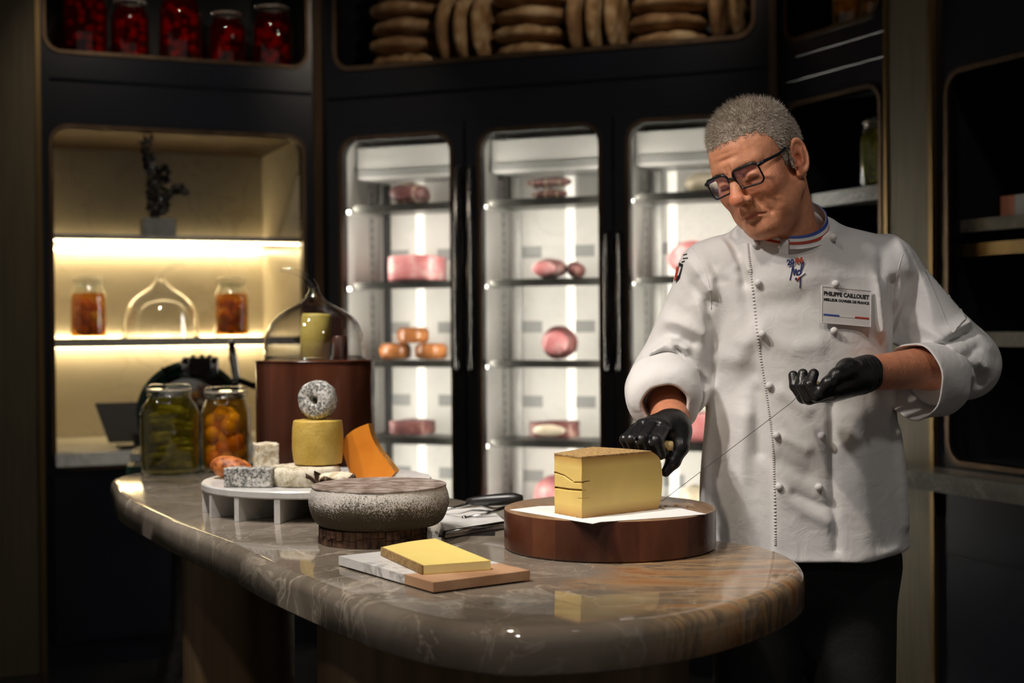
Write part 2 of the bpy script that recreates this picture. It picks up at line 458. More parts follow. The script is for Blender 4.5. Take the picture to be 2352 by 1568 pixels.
# --- left wall
OL = (-1.07, -0.073, 0.79, 2.12, 0.06)     # lit niche opening
UL = (-1.092, -0.052, 2.425, 2.98, 0.06)   # upper niche opening
wl = struct(holed('wall_left', rect(-1.12, 0.0, 0.0, HC), [rrect(*OL[:4], OL[4]), rrect(*UL[:4], UL[4])], 0.0, 0.04, 'lacquer', mw=WL))
struct(ring_trim('trim_1', *OL[:4], OL[4], 0.016, -0.008, 0.03, 'bronze_trim', mw=WL))
struct(ring_trim('trim_2', *UL[:4], UL[4], 0.014, -0.008, 0.03, 'bronze_trim', mw=WL))
def lining(parent, x0, x1, z0, z1, y1, mats, th=0.02, y0=0.04):
    """back, sides, top and bottom of a recess as parts of its wall"""
    boxo('back_panel', x0 - th, x1 + th, y1, y1 + th, z0 - th, z1 + th, mats[0], parent)
    boxo('side_panel', x0 - th, x0, y0, y1, z0, z1, mats[1], parent)
    boxo('side_panel', x1, x1 + th, y0, y1, z0, z1, mats[1], parent)
    boxo('top_panel', x0 - th, x1 + th, y0, y1, z1, z1 + th, mats[2], parent)
    boxo('bottom_panel', x0 - th, x1 + th, y0, y1, z0 - th, z0, mats[3], parent)
lining(wl, -1.10, -0.045, 0.80, 2.135, 0.80, ('cream_marble', 'cream_marble', 'bronze_trim', 'grey_marble'))
lining(wl, -1.11, -0.03, 2.415, 3.0, 0.45, ('dark_wall',) * 4)
b = NB(); tube(b, [(-1.08, -0.004, 2.31), (-0.03, -0.004, 2.31)], 0.006, 6); struct(obj('trim_3', b, 'lacquer', mw=WL))
for i, (x0, x1) in enumerate([(-1.08, -0.58), (-0.57, -0.07)]):
    boxo('cabinet_door', x0, x1, -0.014, -0.001, 0.10, 0.76, 'lacquer', wl, bev=0.004)

# --- left pillar and the panel beyond it
pl = struct(boxo('wall_pillar_left', -1.60, -1.135, -0.05, 0.10, 0, HC, 'bronze_panel', mw=WL))
struct(boxo('trim_4', -1.137, -1.118, -0.054, 0.05, 0, HC, 'brass', mw=WL))
struct(boxo('wall_far_left', -3.4, -1.60, 0.0, 0.05, 0, HC, 'lacquer', mw=WL))

# --- corner posts
struct(boxo('trim_5', -0.012, 0.030, -0.020, 0.06, 0, HC, 'bronze_trim', mw=WB))

# --- refrigerator wall
UB = (0.095, 1.840, 2.415, 2.98, 0.06)
wb = struct(holed('wall_back', rect(0.0, 1.935, 2.165, HC), [rrect(*UB[:4], UB[4])], 0.0, 0.04, 'lacquer', mw=WB))
struct(ring_trim('trim_6', *UB[:4], UB[4], 0.018, -0.010, 0.03, 'bronze_trim', mw=WB))
lining(wb, 0.08, 1.86, 2.405, 3.0, 0.48, ('dark_wall',) * 4)
boxo('plinth', 0.0, 1.935, 0.0, 0.04, 0.0, 0.10, 'lacquer', wb)
boxo('side_stile', 0.0, 0.045, 0.0, 0.04, 0.10, 2.165, 'lacquer', wb)
boxo('side_stile', 1.893, 1.935, 0.0, 0.04, 0.10, 2.165, 'lacquer', wb)
b = NB(); tube(b, [(0.05, -0.004, 2.285), (1.90, -0.004, 2.285)], 0.006, 6); struct(obj('trim_7', b, 'lacquer', mw=WB))
struct(boxo('trim_8', 1.905, 1.935, -0.012, 0.0, 0, HC, 'bronze_trim', mw=WB))

# --- right wall
OR1 = (0.075, 0.597, 0.90, 2.12, 0.06); OR1u = (0.075, 0.597, 2.37, 2.98, 0.06); OR2 = (0.935, 1.80, 0.90, 2.10, 0.06); OR2u = (0.935, 1.80, 2.37, 2.98, 0.06)
wr = struct(holed('wall_right', rect(0.0, 2.6, 0, HC), [rrect(*o[:4], o[4]) for o in (OR1, OR1u, OR2, OR2u)], 0.0, 0.04, 'lacquer', mw=WR))
for i, o in enumerate((OR1, OR1u, OR2, OR2u)): struct(ring_trim('trim_%d' % (9 + i), *o[:4], o[4], 0.016, -0.010, 0.03, 'bronze_trim', mw=WR))
for o in (OR1, OR1u, OR2, OR2u): lining(wr, o[0] - 0.02, o[1] + 0.02, o[2] - 0.005, o[3] + 0.015, 0.42, ('dark_wall',) * 4)
pr_ = struct(boxo('wall_pillar_right', 0.655, 0.858, -0.014, -0.001, 0, HC, 'bronze_panel', mw=WR))
struct(boxo('trim_13', 0.638, 0.655, -0.020, -0.001, 0, HC, 'brass', mw=WR)); struct(boxo('trim_14', 0.858, 0.876, -0.020, -0.001, 0, HC, 'brass', mw=WR))
for z in (2.30, 2.215):
    b = NB(); tube(b, [(0.03, -0.002, z), (0.62, -0.002, z)], 0.003, 6); obj('bead', b, 'lacquer', wr)
for (x0, x1) in [(0.03, 0.62), (0.93, 1.40), (1.41, 1.88)]:
    boxo('cabinet_door', x0, x1, -0.012, -0.001, 0.10, 0.60, 'lacquer', wr, bev=0.003)
    boxo('drawer_front', x0, x1, -0.012, -0.001, 0.615, 0.80, 'lacquer', wr, bev=0.003)
def shelf(name, x0, x1, y0, y1, z0, z1, mat, W, label, cat='shelf', bev=0.003):
    o = boxo(name, x0, x1, y0, y1, z0, z1, mat, mw=W, bev=bev); return tag(o, label, cat)
shelf('marble_counter', 0.60, 2.3, -0.16, -0.022, 0.820, 0.876, 'dark_marble', WR, 'dark veined marble counter ledge crossing the pillar behind the chef', 'counter')
shelf('cabinet_shelf', 0.058, 0.614, 0.045, 0.41, 1.750, 1.800, 'dark_marble', WR, 'grey marble shelf under the olive jar in the dark cabinet')
shelf('cabinet_shelf', 0.918, 1.815, 0.045, 0.41, 1.610, 1.650, 'dark_marble', WR, 'marble shelf carrying the grey and orange box in the dark cabinet')
shelf('cabinet_shelf', 0.918, 1.815, 0.045, 0.41, 1.255, 1.300, 'dark_marble', WR, 'empty green-grey marble shelf just above the chef\'s bent elbow')
shelf('lit_underside_band', 0.918, 1.815, 0.05, 0.10, 1.535, 1.575, 'brass', WR, 'brass-toned band for the lit underside of the upper shelf in the dark cabinet', 'shelf band')  # brass colour stands in for the lit underside and edge of the shelf

# --- lit niche furniture
NM = WL
def led(parent, x0, x1, y, z, mat='led_warm', t=0.008):
    return boxo('led_strip', x0, x1, y - t, y, z, z + t, mat, parent)
sh1 = thing('niche_shelf', 'grey stone shelf in the lit niche carrying the potted dark plant', 'shelf', (0, 0, 0), mw=WL)
boxo('slab', -1.098, -0.047, 0.07, 0.77, 1.689, 1.711, 'grey_marble', sh1, bev=0.003)
led(sh1, -1.09, -0.055, 0.795, 1.702); led(sh1, -1.09, -0.055, 0.765, 1.679); led(sh1, -1.09, -0.055, 0.12, 1.682, t=0.005)
sh2 = thing('niche_shelf', 'thick stone shelf in the lit niche under the orange preserve jars', 'shelf', (0, 0, 0), mw=WL)
boxo('slab', -1.098, -0.047, 0.07, 0.77, 1.258, 1.292, 'grey_marble', sh2, bev=0.003)
led(sh2, -1.09, -0.055, 0.795, 1.285); led(sh2, -1.09, -0.055, 0.765, 1.248)
wt = thing('worktop', 'white marble worktop under the dark screen in the lit niche', 'counter', (0, 0, 0), mw=WL)
boxo('slab', -1.098, -0.047, 0.045, 0.795, 0.802, 0.845, 'white_marble', wt)
boxo('slab', -1.005, -0.138, -0.004, 0.0452, 0.797, 0.845, 'white_marble', wt)
boxo('front_edge', -1.075, -0.068, -0.035, -0.0095, 0.793, 0.845, 'white_marble', wt, bev=0.003); boxo('front_edge', -1.005, -0.138, -0.0095, -0.004, 0.797, 0.845, 'white_marble', wt)

# ------------------------------------------------------------------ display refrigerators
def fridge(x0, x1, g0, g1, label, side):
    t = thing('display_refrigerator', label, 'refrigerator', (0, 0, 0), group='glass-fronted refrigerators in the back wall', mw=WB)
    z0, z1 = 0.10, 2.165; gz0, gz1 = 0.24, 2.108
    holed('door_frame', rect(x0 + 0.003, x1 - 0.003, z0, z1 - 0.003), [rrect(g0, g1, gz0, gz1, 0.07)], -0.012, 0.036, 'lacquer', t)
    ring_trim('door_trim', g0, g1, gz0, gz1, 0.07, 0.014, -0.018, 0.01, 'bronze_trim', t)
    boxo('glass_pane', g0 - 0.01, g1 + 0.01, 0.018, 0.024, gz0 - 0.01, gz1 + 0.01, 'pane_glass', t)
    a, c = x0 + 0.02, x1 - 0.02; D = 0.42
    boxo('back_panel', a, c, D, D + 0.02, z0, z1, 'fridge_back', t)
    boxo('side_panel', a - 0.012, a, 0.045, D, z0, z1, 'fridge_white', t)
    boxo('side_panel', c, c + 0.012, 0.045, D, z0, z1, 'fridge_white', t)
    boxo('ceiling_panel', a, c, 0.045, D, z1 - 0.03, z1, 'fridge_white', t)
    boxo('floor_panel', a, c, 0.045, D, z0, z0 + 0.12, 'fridge_white', t)
    # evaporator cover below the ceiling
    boxo('fan_cover', a + 0.01, c - 0.01, 0.20, D - 0.01, 1.965, 2.10, 'fridge_white', t, bev=0.01)
    boxo('fan_louvre', a + 0.02, c - 0.02, 0.192, 0.20, 1.975, 2.005, 'fridge_grey', t)
    # slotted uprights with shelf clips
    for (x, y) in [(a + 0.004, 0.10), (a + 0.004, 0.34), (c - 0.004, 0.10), (c - 0.004, 0.34)]:
        b = NB(); box(b, x - 0.004, x + 0.004, y - 0.014, y + 0.014, 0.24, 1.95); o = obj('upright', b, 'slot_metal', t)
        b = NB()
        s = 1 if x < (a + c) / 2 else -1
        for k in range(44): box(b, min(x + s * 0.0041, x + s * 0.005), max(x + s * 0.0041, x + s * 0.005), y - 0.005, y + 0.005, 0.27 + k * 0.038, 0.285 + k * 0.038)
        obj('slot_row', b, 'black_slot', o)['kind'] = 'stuff'
    # dark mullion and lit strips on the back
    xm = a + (c - a) * 0.075
    boxo('mullion', xm - 0.016, xm + 0.016, D - 0.012, D, 0.24, 1.96, 'black_slot' if side == 0 else 'slot_metal', t)
    xs = a + (c - a) * (0.355, 0.485, 0.185)[side]
    boxo('led_strip', xs - 0.018, xs + 0.018, D - 0.010, D, 0.26, 1.96, 'led_soft', t)
    for xx in (a + 0.0, c - 0.012): boxo('led_strip', xx, xx + 0.012, 0.050, 0.066, 0.26, 1.93, 'led_cool', t)
    for z in (1.62, 1.30, 0.98, 0.66):
        for fx in (0.17, 0.58, 0.87):
            boxo('vent_plate', a + (c - a) * fx - 0.05, a + (c - a) * fx + 0.05, D - 0.004, D, z, z + 0.05, 'fridge_grey', t)
    for z in (1.846, 1.520, 1.190, 0.866, 0.54):
        s = boxo('shelf', a + 0.03, c - 0.03, 0.12, 0.39, z - 0.022, z - 0.006, 'shelf_metal', t)
        boxo('shelf_edge', a + 0.05, c - 0.05, 0.106, 0.12, z - 0.030, z, 'shelf_metal', s)
        boxo('bracket', a, a + 0.03, 0.09, 0.39, z - 0.034, z - 0.022, 'slot_metal', s)
        boxo('bracket', c - 0.03, c, 0.09, 0.39, z - 0.034, z - 0.022, 'slot_metal', s)
    return t
fridge(0.050, 0.672, 0.116, 0.609, 'display refrigerator with pink ham nearest the glass dome', 0)
fridge(0.675, 1.297, 0.743, 1.239, 'middle display refrigerator directly behind the block of cheese', 1)
fridge(1.300, 1.890, 1.362, 1.828, 'display refrigerator half hidden behind the chef', 2)
def door_handle(x, z0, z1, fr):
    b = NB(); tube(b, [(x, -0.012, z0), (x, -0.045, z0 + 0.01), (x, -0.045, z1 - 0.01), (x, -0.012, z1)], 0.009, 8)
    obj('handle', b, 'handle_metal', bpy.data.objects[fr], smooth=True)
door_handle(0.646, 1.15, 1.97, 'display_refrigerator'); door_handle(0.702, 1.15, 1.97, 'display_refrigerator.001')
door_handle(1.276, 1.15, 1.69, 'display_refrigerator.001'); door_handle(1.322, 1.15, 1.69, 'display_refrigerator.002')
# ------------------------------------------------------------------ jars
def tint_liquid(name, col, rough=0.0, body=0.25):
    """coloured liquid: lets tinted light through, with a little cloudiness"""
    m = bpy.data.materials.new(name); m.use_nodes = True; MATS[name] = m
    nt = m.node_tree; nt.nodes.clear()
    out = nt.nodes.new('ShaderNodeOutputMaterial')
    no = N(nt, 'ShaderNodeTexNoise', Scale=14.0, Detail=3.0); nt.links.new(coords(nt), no.inputs['Vector'])
    rp = ramp(nt, no.outputs['Fac'], [(0.3, tuple(c * 0.8 for c in col)), (0.7, col)])
    tr = N(nt, 'ShaderNodeBsdfTransparent'); nt.links.new(rp.outputs[0], tr.inputs[0])
    df = N(nt, 'ShaderNodeBsdfTranslucent'); nt.links.new(rp.outputs[0], df.inputs[0])
    mx = nt.nodes.new('ShaderNodeMixShader'); mx.inputs[0].default_value = body
    nt.links.new(tr.outputs[0], mx.inputs[1]); nt.links.new(df.outputs[0], mx.inputs[2]); nt.links.new(mx.outputs[0], out.inputs[0])
    return m
tint_liquid('brine_olive', (0.80, 0.72, 0.26)); tint_liquid('brine_amber', (0.98, 0.74, 0.26)); tint_liquid('syrup_orange', (0.98, 0.60, 0.22)); tint_liquid('syrup_red', (0.85, 0.04, 0.03))
tint_liquid('brine_green', (0.75, 0.70, 0.25))
pm('pickle_skin', [(0.3, (0.12, 0.12, 0.012)), (0.7, (0.34, 0.30, 0.035))], scale=40, rough=0.3, bstr=0.4, bscale=160)
pm('lemon_skin', [(0.3, (0.75, 0.32, 0.02)), (0.7, (0.85, 0.50, 0.06))], scale=20, rough=0.3, bstr=0.15, bscale=120)
pm('orange_skin', [(0.3, (0.70, 0.20, 0.015)), (0.7, (0.80, 0.30, 0.03))], scale=20, rough=0.3, bstr=0.15, bscale=120)
pm('apricot', [(0.3, (0.72, 0.22, 0.04)), (0.7, (0.85, 0.36, 0.08))], scale=20, rough=0.35)
pm('lemon_slice', [(0.3, (0.80, 0.66, 0.06)), (0.7, (0.85, 0.76, 0.14))], scale=20, rough=0.35)
pm('berry', [(0.3, (0.50, 0.008, 0.010)), (0.7, (0.70, 0.02, 0.02))], scale=20, rough=0.25)
pm('rubber', (0.62, 0.52, 0.42), scale=8, rough=0.5)

def blob(bm, c, r, sub=2, rot=None):
    M = Matrix.Translation(c) @ (rot or Matrix.Identity(4)) @ Matrix.Diagonal((r[0], r[1], r[2], 1))
    bmesh.ops.create_icosphere(bm, subdivisions=sub, radius=1, matrix=M); return bm
def jar_profile(r, h, rn, hb, tw=0.003):
    hs = h * 0.72; hn = h * 0.86
    o = [(0.0, 0.0), (r * 0.86, 0.0), (r * 0.97, 0.006), (r, 0.016), (r, hs * 0.9), (r * 0.99, hs * 0.95), (r * 0.93, hs * 1.03), (rn * 1.04, hn * 0.97), (rn, hn), (rn, h * 0.90), (rn * 1.07, h * 0.905), (rn * 1.07, h * 0.925), (rn * 0.95, h * 0.93)]
    i = [(max(x - tw, 0), max(z, 0.006)) for x, z in o[::-1]]
    return o + i
def clip_jar(label, loc, r, h, liquid, pieces, mw=None, fill=0.80, rn=None, group=None, seed=1, rotz=0.0):
    """wire-bail glass jar: body, lid, gasket, wire bail, liquid and the pieces in it"""
    rn = rn or r * 0.72; rnd = random.Random(seed)
    t = thing('preserving_jar', label, 'jar', loc, rotz, group, mw)
    b = lathe(NB(), jar_profile(r, h, rn, 0), 40); obj('glass_body', b, 'jar_glass', t, smooth=True)
    b = lathe(NB(), [(0, h * 0.945), (rn * 0.9, h * 0.945), (rn * 1.08, h * 0.945), (rn * 1.10, h * 0.965), (rn * 1.02, h * 0.985), (rn * 0.86, h), (0, h)], 40); lid = obj('lid', b, 'jar_glass', t, smooth=True)
    b = lathe(NB(), [(rn * 0.9, h * 0.928), (rn * 1.09, h * 0.928), (rn * 1.09, h * 0.944), (rn * 0.9, h * 0.944), (rn * 0.9, h * 0.928)], 32); obj('gasket', b, 'rubber', t)
    b = NB()
    ring = [(rn * 1.06 * math.cos(a), rn * 1.06 * math.sin(a), h * 0.875) for a in [2 * PI * k / 24 for k in range(24)]]
    tube(b, ring, 0.0016, 6, closed=True)
    for s in (-1, 1):
        tube(b, [(s * rn * 1.06, 0, h * 0.875), (s * rn * 1.16, 0, h * 0.92), (s * rn * 1.13, 0, h * 0.975), (0.0, 0, h * 1.006)], 0.0016, 6)
    tube(b, [(rn * 0.35, -rn * 1.05, h * 0.875), (rn * 0.30, -rn * 1.22, h * 0.80), (-rn * 0.30, -rn * 1.22, h * 0.80), (-rn * 0.35, -rn * 1.05, h * 0.875)], 0.0016, 6)
    obj('wire_bail', b, 'chrome', t, smooth=True)
    rl = r - 0.006; hs = h * 0.72
    top = h * fill
    prof = [(0, 0.008), (rl * 0.9, 0.008), (rl, 0.02), (rl, hs * 0.9), (rl * 0.93, hs * 1.02)]
    if top > hs * 1.05: prof += [(rn * 0.97, h * 0.84), (rn * 0.95, top)]
    prof += [(0, top)]
    obj('liquid', lathe(NB(), prof, 40), liquid, t, smooth=True)
    kind, n, sz, mats = pieces
    placed = 0
    for k in range(n):
        a = rnd.uniform(0, 2 * PI); z = 0.02 + (top - 0.05) * (k + 0.5) / n
        lim = rl * 0.95 if z < hs * 0.92 else rn * 0.9
        m = mats[k % len(mats)]
        b = NB()
        if kind == 'stick':
            L = sz[1] * rnd.uniform(0.85, 1.1); q = max(lim - L - 0.002, 0)
            tilt = rnd.uniform(-0.25, 0.25)
            ang = rnd.uniform(-0.35, 0.35) + (PI if k % 2 else 0)
            off = (-1) ** k * lim * 0.38
            M = Matrix.Rotation(ang + rotz, 4, 'Z') @ Matrix.Translation((0, off, z)) @ Matrix.Rotation(PI / 2 + tilt * 0.5, 4, 'Y')
            L = min(L, math.sqrt(max(lim ** 2 - (abs(off) + sz[0]) ** 2, 0.0001)) * 0.98)
            b = lathe(b, [(0, -L), (sz[0] * 0.6, -L * 0.93), (sz[0] * 0.95, -L * 0.6), (sz[0], 0), (sz[0] * 0.9, L * 0.6), (sz[0] * 0.55, L * 0.94), (0, L)], 10, M)
        else:
            rr = sz[0] * rnd.uniform(0.85, 1.15); q = max(lim - rr - 0.002, 0) * (0.98 if k % 4 else 0.3)
            blob(b, (q * math.cos(a), q * math.sin(a), max(z, rr + 0.008)), (rr, rr, rr * sz[1]), 2, Matrix.Rotation(rnd.uniform(0, 3), 4, 'X'))
        obj({'stick': 'gherkin', 'ball': 'fruit', 'berry': 'berry'}[kind], b, m, t, smooth=True)
    return t

# orange preserves and glass dome on the lit niche shelf
clip_jar('orange preserve jar at the outer end of the lit niche shelf', (-0.915, 0.22, 1.2925), 0.075, 0.252, 'syrup_orange', ('ball', 22, (0.026, 0.9), ['apricot', 'apricot', 'apricot', 'lemon_slice']), WL, fill=0.72, seed=3, group='orange preserve jars in the lit niche')
clip_jar('orange preserve jar beside the inner wall of the lit niche', (-0.325, 0.22, 1.2925), 0.075, 0.252, 'syrup_orange', ('ball', 22, (0.026, 0.9), ['apricot', 'apricot', 'lemon_slice', 'apricot']), WL, fill=0.74, seed=8, group='orange preserve jars in the lit niche')

def cloche(label, loc, r, h, stem, mw=None, rotz=0.0):
    """blown glass dome with a drawn-out curling stem"""
    t = thing('glass_dome', label, 'glass dome', loc, rotz, None, mw)
    o = [(r, 0.0), (r * 1.0, h * 0.10), (r * 0.985, h * 0.30), (r * 0.93, h * 0.50), (r * 0.80, h * 0.68), (r * 0.58, h * 0.83), (r * 0.36, h * 0.93), (r * 0.20, h * 1.03), (r * 0.12, h * 1.13), (r * 0.095, h * 1.20)]
    o = [(x[0], x[1]) for x in catmull(o, 5, False)]
    th = 0.0035
    inn = [(max(x - th * (1.0 if z < h else 0.6), 0.001), max(z - (0 if z < 0.02 else th * 0.6), 0.0)) for x, z in o if z < h * 1.08][::-1] + []
    b = lathe(NB(), o, 56)
    obj('dome', b, 'cloche_glass', t, smooth=True)
    b = lathe(NB(), inn[::-1] + [(0.0, h * 1.06)], 56)
    obj('inner_face', b, 'cloche_glass', t, smooth=True)
    b = NB(); pts = [Vector((0, 0, h * 1.19))] + [Vector(p_) for p_ in stem]
    pts = catmull([tuple(p_) for p_ in pts], 6, False)
    n = len(pts); tube(b, pts, [r * 0.098 * (1 - 0.55 * k / (n - 1)) for k in range(n)], 14)
    obj('stem', b, 'cloche_glass', t, smooth=True)
    b = lathe(NB(), [(r - 0.006, 0.001), (r + 0.001, 0.0005), (r + 0.002, 0.004), (r - 0.002, 0.008), (r - 0.006, 0.004), (r - 0.006, 0.001)], 56)
    obj('rim', b, 'cloche_glass', t, smooth=True)
    return t
cloche('empty clear glass dome on the lit niche shelf between two orange jars', (-0.62, 0.24, 1.2925), 0.160, 0.215, [(0.02, 0, 0.275), (0.06, 0, 0.300), (0.10, 0, 0.312)], WL)

# potted dark plant
pm('pot_stone', [(0.3, (0.16, 0.16, 0.16)), (0.7, (0.24, 0.24, 0.235))], scale=18, rough=0.6, bstr=0.2)
pm('dark_leaf', [(0.3, (0.006, 0.006, 0.005)), (0.7, (0.018, 0.016, 0.012))], scale=18, rough=0.45)
t = thing('potted_plant', 'dark eucalyptus sprig in a square grey stone pot on the niche shelf', 'plant', (-0.635, 0.20, 1.7115), 0, None, WL)
b = NB(); box(b, -0.066, 0.066, -0.05, 0.05, 0, 0.075); bevel(b, 0.004); obj('pot', b, 'pot_stone', t, autosmooth=40)
rnd = random.Random(5)
stems = [[(0.0, 0, 0.07), (-0.005, 0, 0.14), (-0.02, 0.01, 0.22), (-0.035, 0.0, 0.30), (-0.045, 0, 0.37), (-0.035, 0, 0.40)], [(0.0, 0, 0.08), (0.025, 0, 0.15), (0.06, 0.01, 0.19), (0.095, 0, 0.205), (0.10, 0, 0.18)], [(0.0, 0.01, 0.08), (-0.02, 0.02, 0.14), (0.03, 0.03, 0.24), (0.02, 0.02, 0.29)]]
for k, s in enumerate(stems):
    pts = catmull(s, 5, False); b = NB(); tube(b, pts, 0.003, 6); st = obj('stem', b, 'dark_leaf', t, smooth=True)
    for j in range(2, len(pts)):
        for s2 in (-1, 1):
            b = NB(); c = Vector(pts[j]) + Vector((s2 * rnd.uniform(0.006, 0.022), rnd.uniform(-0.02, 0.02), rnd.uniform(-0.006, 0.012)))
            rr = rnd.uniform(0.010, 0.017) * (0.75 if pts[j][2] > 0.33 else 1)
            blob(b, c, (rr, 0.003, rr * 0.95), 2, Matrix.Rotation(rnd.uniform(-0.9, 0.9), 4, 'Z') @ Matrix.Rotation(rnd.uniform(-0.6, 0.6), 4, 'X'))
            obj('leaf', b, 'dark_leaf', st, smooth=True)

# dark screen on the worktop
pm('black_plastic', (0.014, 0.013, 0.013), scale=20, rough=0.35)
pm('screen_back', (0.045, 0.040, 0.034), scale=20, rough=0.45)
t = thing('till_screen', 'black tilted screen standing on the white marble worktop', 'screen', (-0.76, 0.05, 0.8455), 0, None, WL)
b = NB(); M = Matrix.Translation((0, 0.02, 0.03)) @ Matrix.Rotation(R_(-20), 4, 'X')
vs = [(-0.10, 0, 0.0), (0.16, 0, 0.0), (0.19, 0, 0.165), (-0.145, 0, 0.165)]
lo = [b.verts.new(M @ Vector(v)) for v in vs]; hi = [b.verts.new(M @ (Vector(v) + Vector((0, 0.012, 0)))) for v in vs]
b.faces.new(lo); b.faces.new(hi[::-1])
for k in range(4): b.faces.new((lo[k], hi[k], hi[(k + 1) % 4], lo[(k + 1) % 4]))
bevel(b, 0.003); obj('panel', b, 'screen_back', t, autosmooth=40)
b = NB(); box(b, -0.06, 0.12, -0.02, 0.11, 0.0, 0.014); box(b, 0.0, 0.06, 0.02, 0.05, 0.012, 0.06); obj('foot', b, 'black_plastic', t)

# ------------------------------------------------------------------ hand-cranked meat slicer on its own pedestal
pm('slicer_green', [(0.3, (0.008, 0.085, 0.052)), (0.7, (0.014, 0.12, 0.075))], scale=5, rough=0.22, Coat_Weight=0.5)
pm('iron_dark', [(0.3, (0.02, 0.018, 0.018)), (0.7, (0.05, 0.045, 0.045))], scale=30, rough=0.3, metallic=0.7)
sc = P(445, 940, 4.95)
t = thing('meat_slicer', 'dark green hand-cranked meat slicer with chrome fittings behind the jars', 'slicer', (sc[0], sc[1], 0.03), R_(12))
b = NB(); lathe(b, [(0, -0.029), (0.24, -0.029), (0.25, 0.0), (0.14, 0.10), (0.09, 0.25), (0.08, 0.55), (0.12, 0.70), (0.20, 0.74), (0, 0.74)], 32); obj('pedestal', b, 'iron_dark', t, smooth=True)
b = NB(); box(b, -0.22, 0.22, -0.16, 0.16, 0.74, 0.84); bevel(b, 0.02, 3); obj('base', b, 'slicer_green', t, autosmooth=40)
b = NB(); box(b, -0.205, -0.10, -0.20, 0.10, 0.86, 0.885); bevel(b, 0.006); obj('food_table', b, 'chrome', t, autosmooth=40)
b = NB(); M = Matrix.Translation((-0.01, 0.0, 1.005)) @ Matrix.Rotation(PI / 2, 4, 'X')
lathe(b, [(0, -0.012), (0.05, -0.016), (0.165, -0.010), (0.178, 0.0), (0.165, 0.010), (0.05, 0.016), (0, 0.012)], 56, M); obj('flywheel', b, 'slicer_green', t, smooth=True)
b = NB(); lathe(b, [(0.165, -0.014), (0.184, -0.014), (0.184, 0.014), (0.165, 0.014), (0.165, -0.014)], 56, M); obj('flywheel_rim', b, 'slicer_green', t, autosmooth=40)
b = NB(); M = Matrix.Translation((-0.02, -0.07, 1.03)) @ Matrix.Rotation(PI / 2 + 0.1, 4, 'X')
lathe(b, [(0, -0.004), (0.10, -0.006), (0.115, 0), (0.10, 0.006), (0, 0.012)], 48, M); obj('blade', b, 'chrome', t, smooth=True)
b = NB(); box(b, -0.035, 0.085, -0.08, 0.05, 1.09, 1.20); bevel(b, 0.012, 3); box(b, -0.06, 0.10, -0.06, 0.04, 1.06, 1.12); hd = obj('sharpener_housing', b, 'iron_dark', t, autosmooth=40)
for x in (-0.025, 0.07):
    b = NB(); lathe(b, [(0, 0), (0.016, 0.0), (0.016, 0.055), (0.010, 0.062), (0, 0.062)], 16, Matrix.Translation((x, -0.095, 1.135))); obj('chrome_post', b, 'chrome', hd, smooth=True)
for x in (0.0, 0.03, 0.055):
    b = NB(); blob(b, (x, -0.02, 1.202), (0.010, 0.010, 0.007), 2); obj('screw', b, 'iron_dark', hd, smooth=True)
b = NB(); tube(b, [(-0.06, -0.06, 1.08), (-0.085, -0.07, 1.13), (-0.10, -0.07, 1.165), (-0.075, -0.07, 1.165)], [0.008, 0.007, 0.009, 0.006], 10); obj('lever', b, 'iron_dark', t, smooth=True)
b = NB(); lathe(b, [(0, 0.84), (0.055, 0.84), (0.06, 0.88), (0.035, 1.02), (0.022, 1.08), (0, 1.08)], 20, Matrix.Translation((0.14, -0.03, 0))); obj('arm_column', b, 'iron_dark', t, smooth=True)
b = NB(); tube(b, [(0.14, -0.03, 1.06), (0.145, -0.03, 1.13), (0.135, -0.03, 1.20), (0.13, -0.03, 1.26)], [0.018, 0.013, 0.015, 0.011], 14); blob(b, (0.14, -0.03, 1.115), (0.02, 0.02, 0.014), 2); obj('chrome_spindle', b, 'chrome', t, smooth=True)
b = NB(); tube(b, [(0.15, -0.03, 1.12), (0.20, -0.04, 1.10), (0.28, -0.05, 1.09)], [0.012, 0.012, 0.016], 12); obj('crank_handle', b, 'iron_dark', t, smooth=True)

# ------------------------------------------------------------------ red jars in the upper niche
reds = [(-0.925, 'tall red berry jar nearest the brass-edged pillar', 0.088, 0.36), (-0.745, 'short red berry jar second from the brass-edged pillar', 0.078, 0.27), (-0.545, 'tall red berry jar in the middle of the upper niche', 0.088, 0.33), (-0.345, 'short red berry jar fourth from the brass-edged pillar', 0.078, 0.25), (-0.155, 'red berry jar nearest the corner of the upper niche', 0.086, 0.29)]
for k, (x, lab, r, h) in enumerate(reds):
    clip_jar(lab, (x, 0.14 + 0.02 * (k % 2), 2.4155), r, h, 'syrup_red', ('berry', 30, (0.016, 1.0), ['berry']), WL, fill=0.84, seed=20 + k, group='red berry jars in the upper niche')

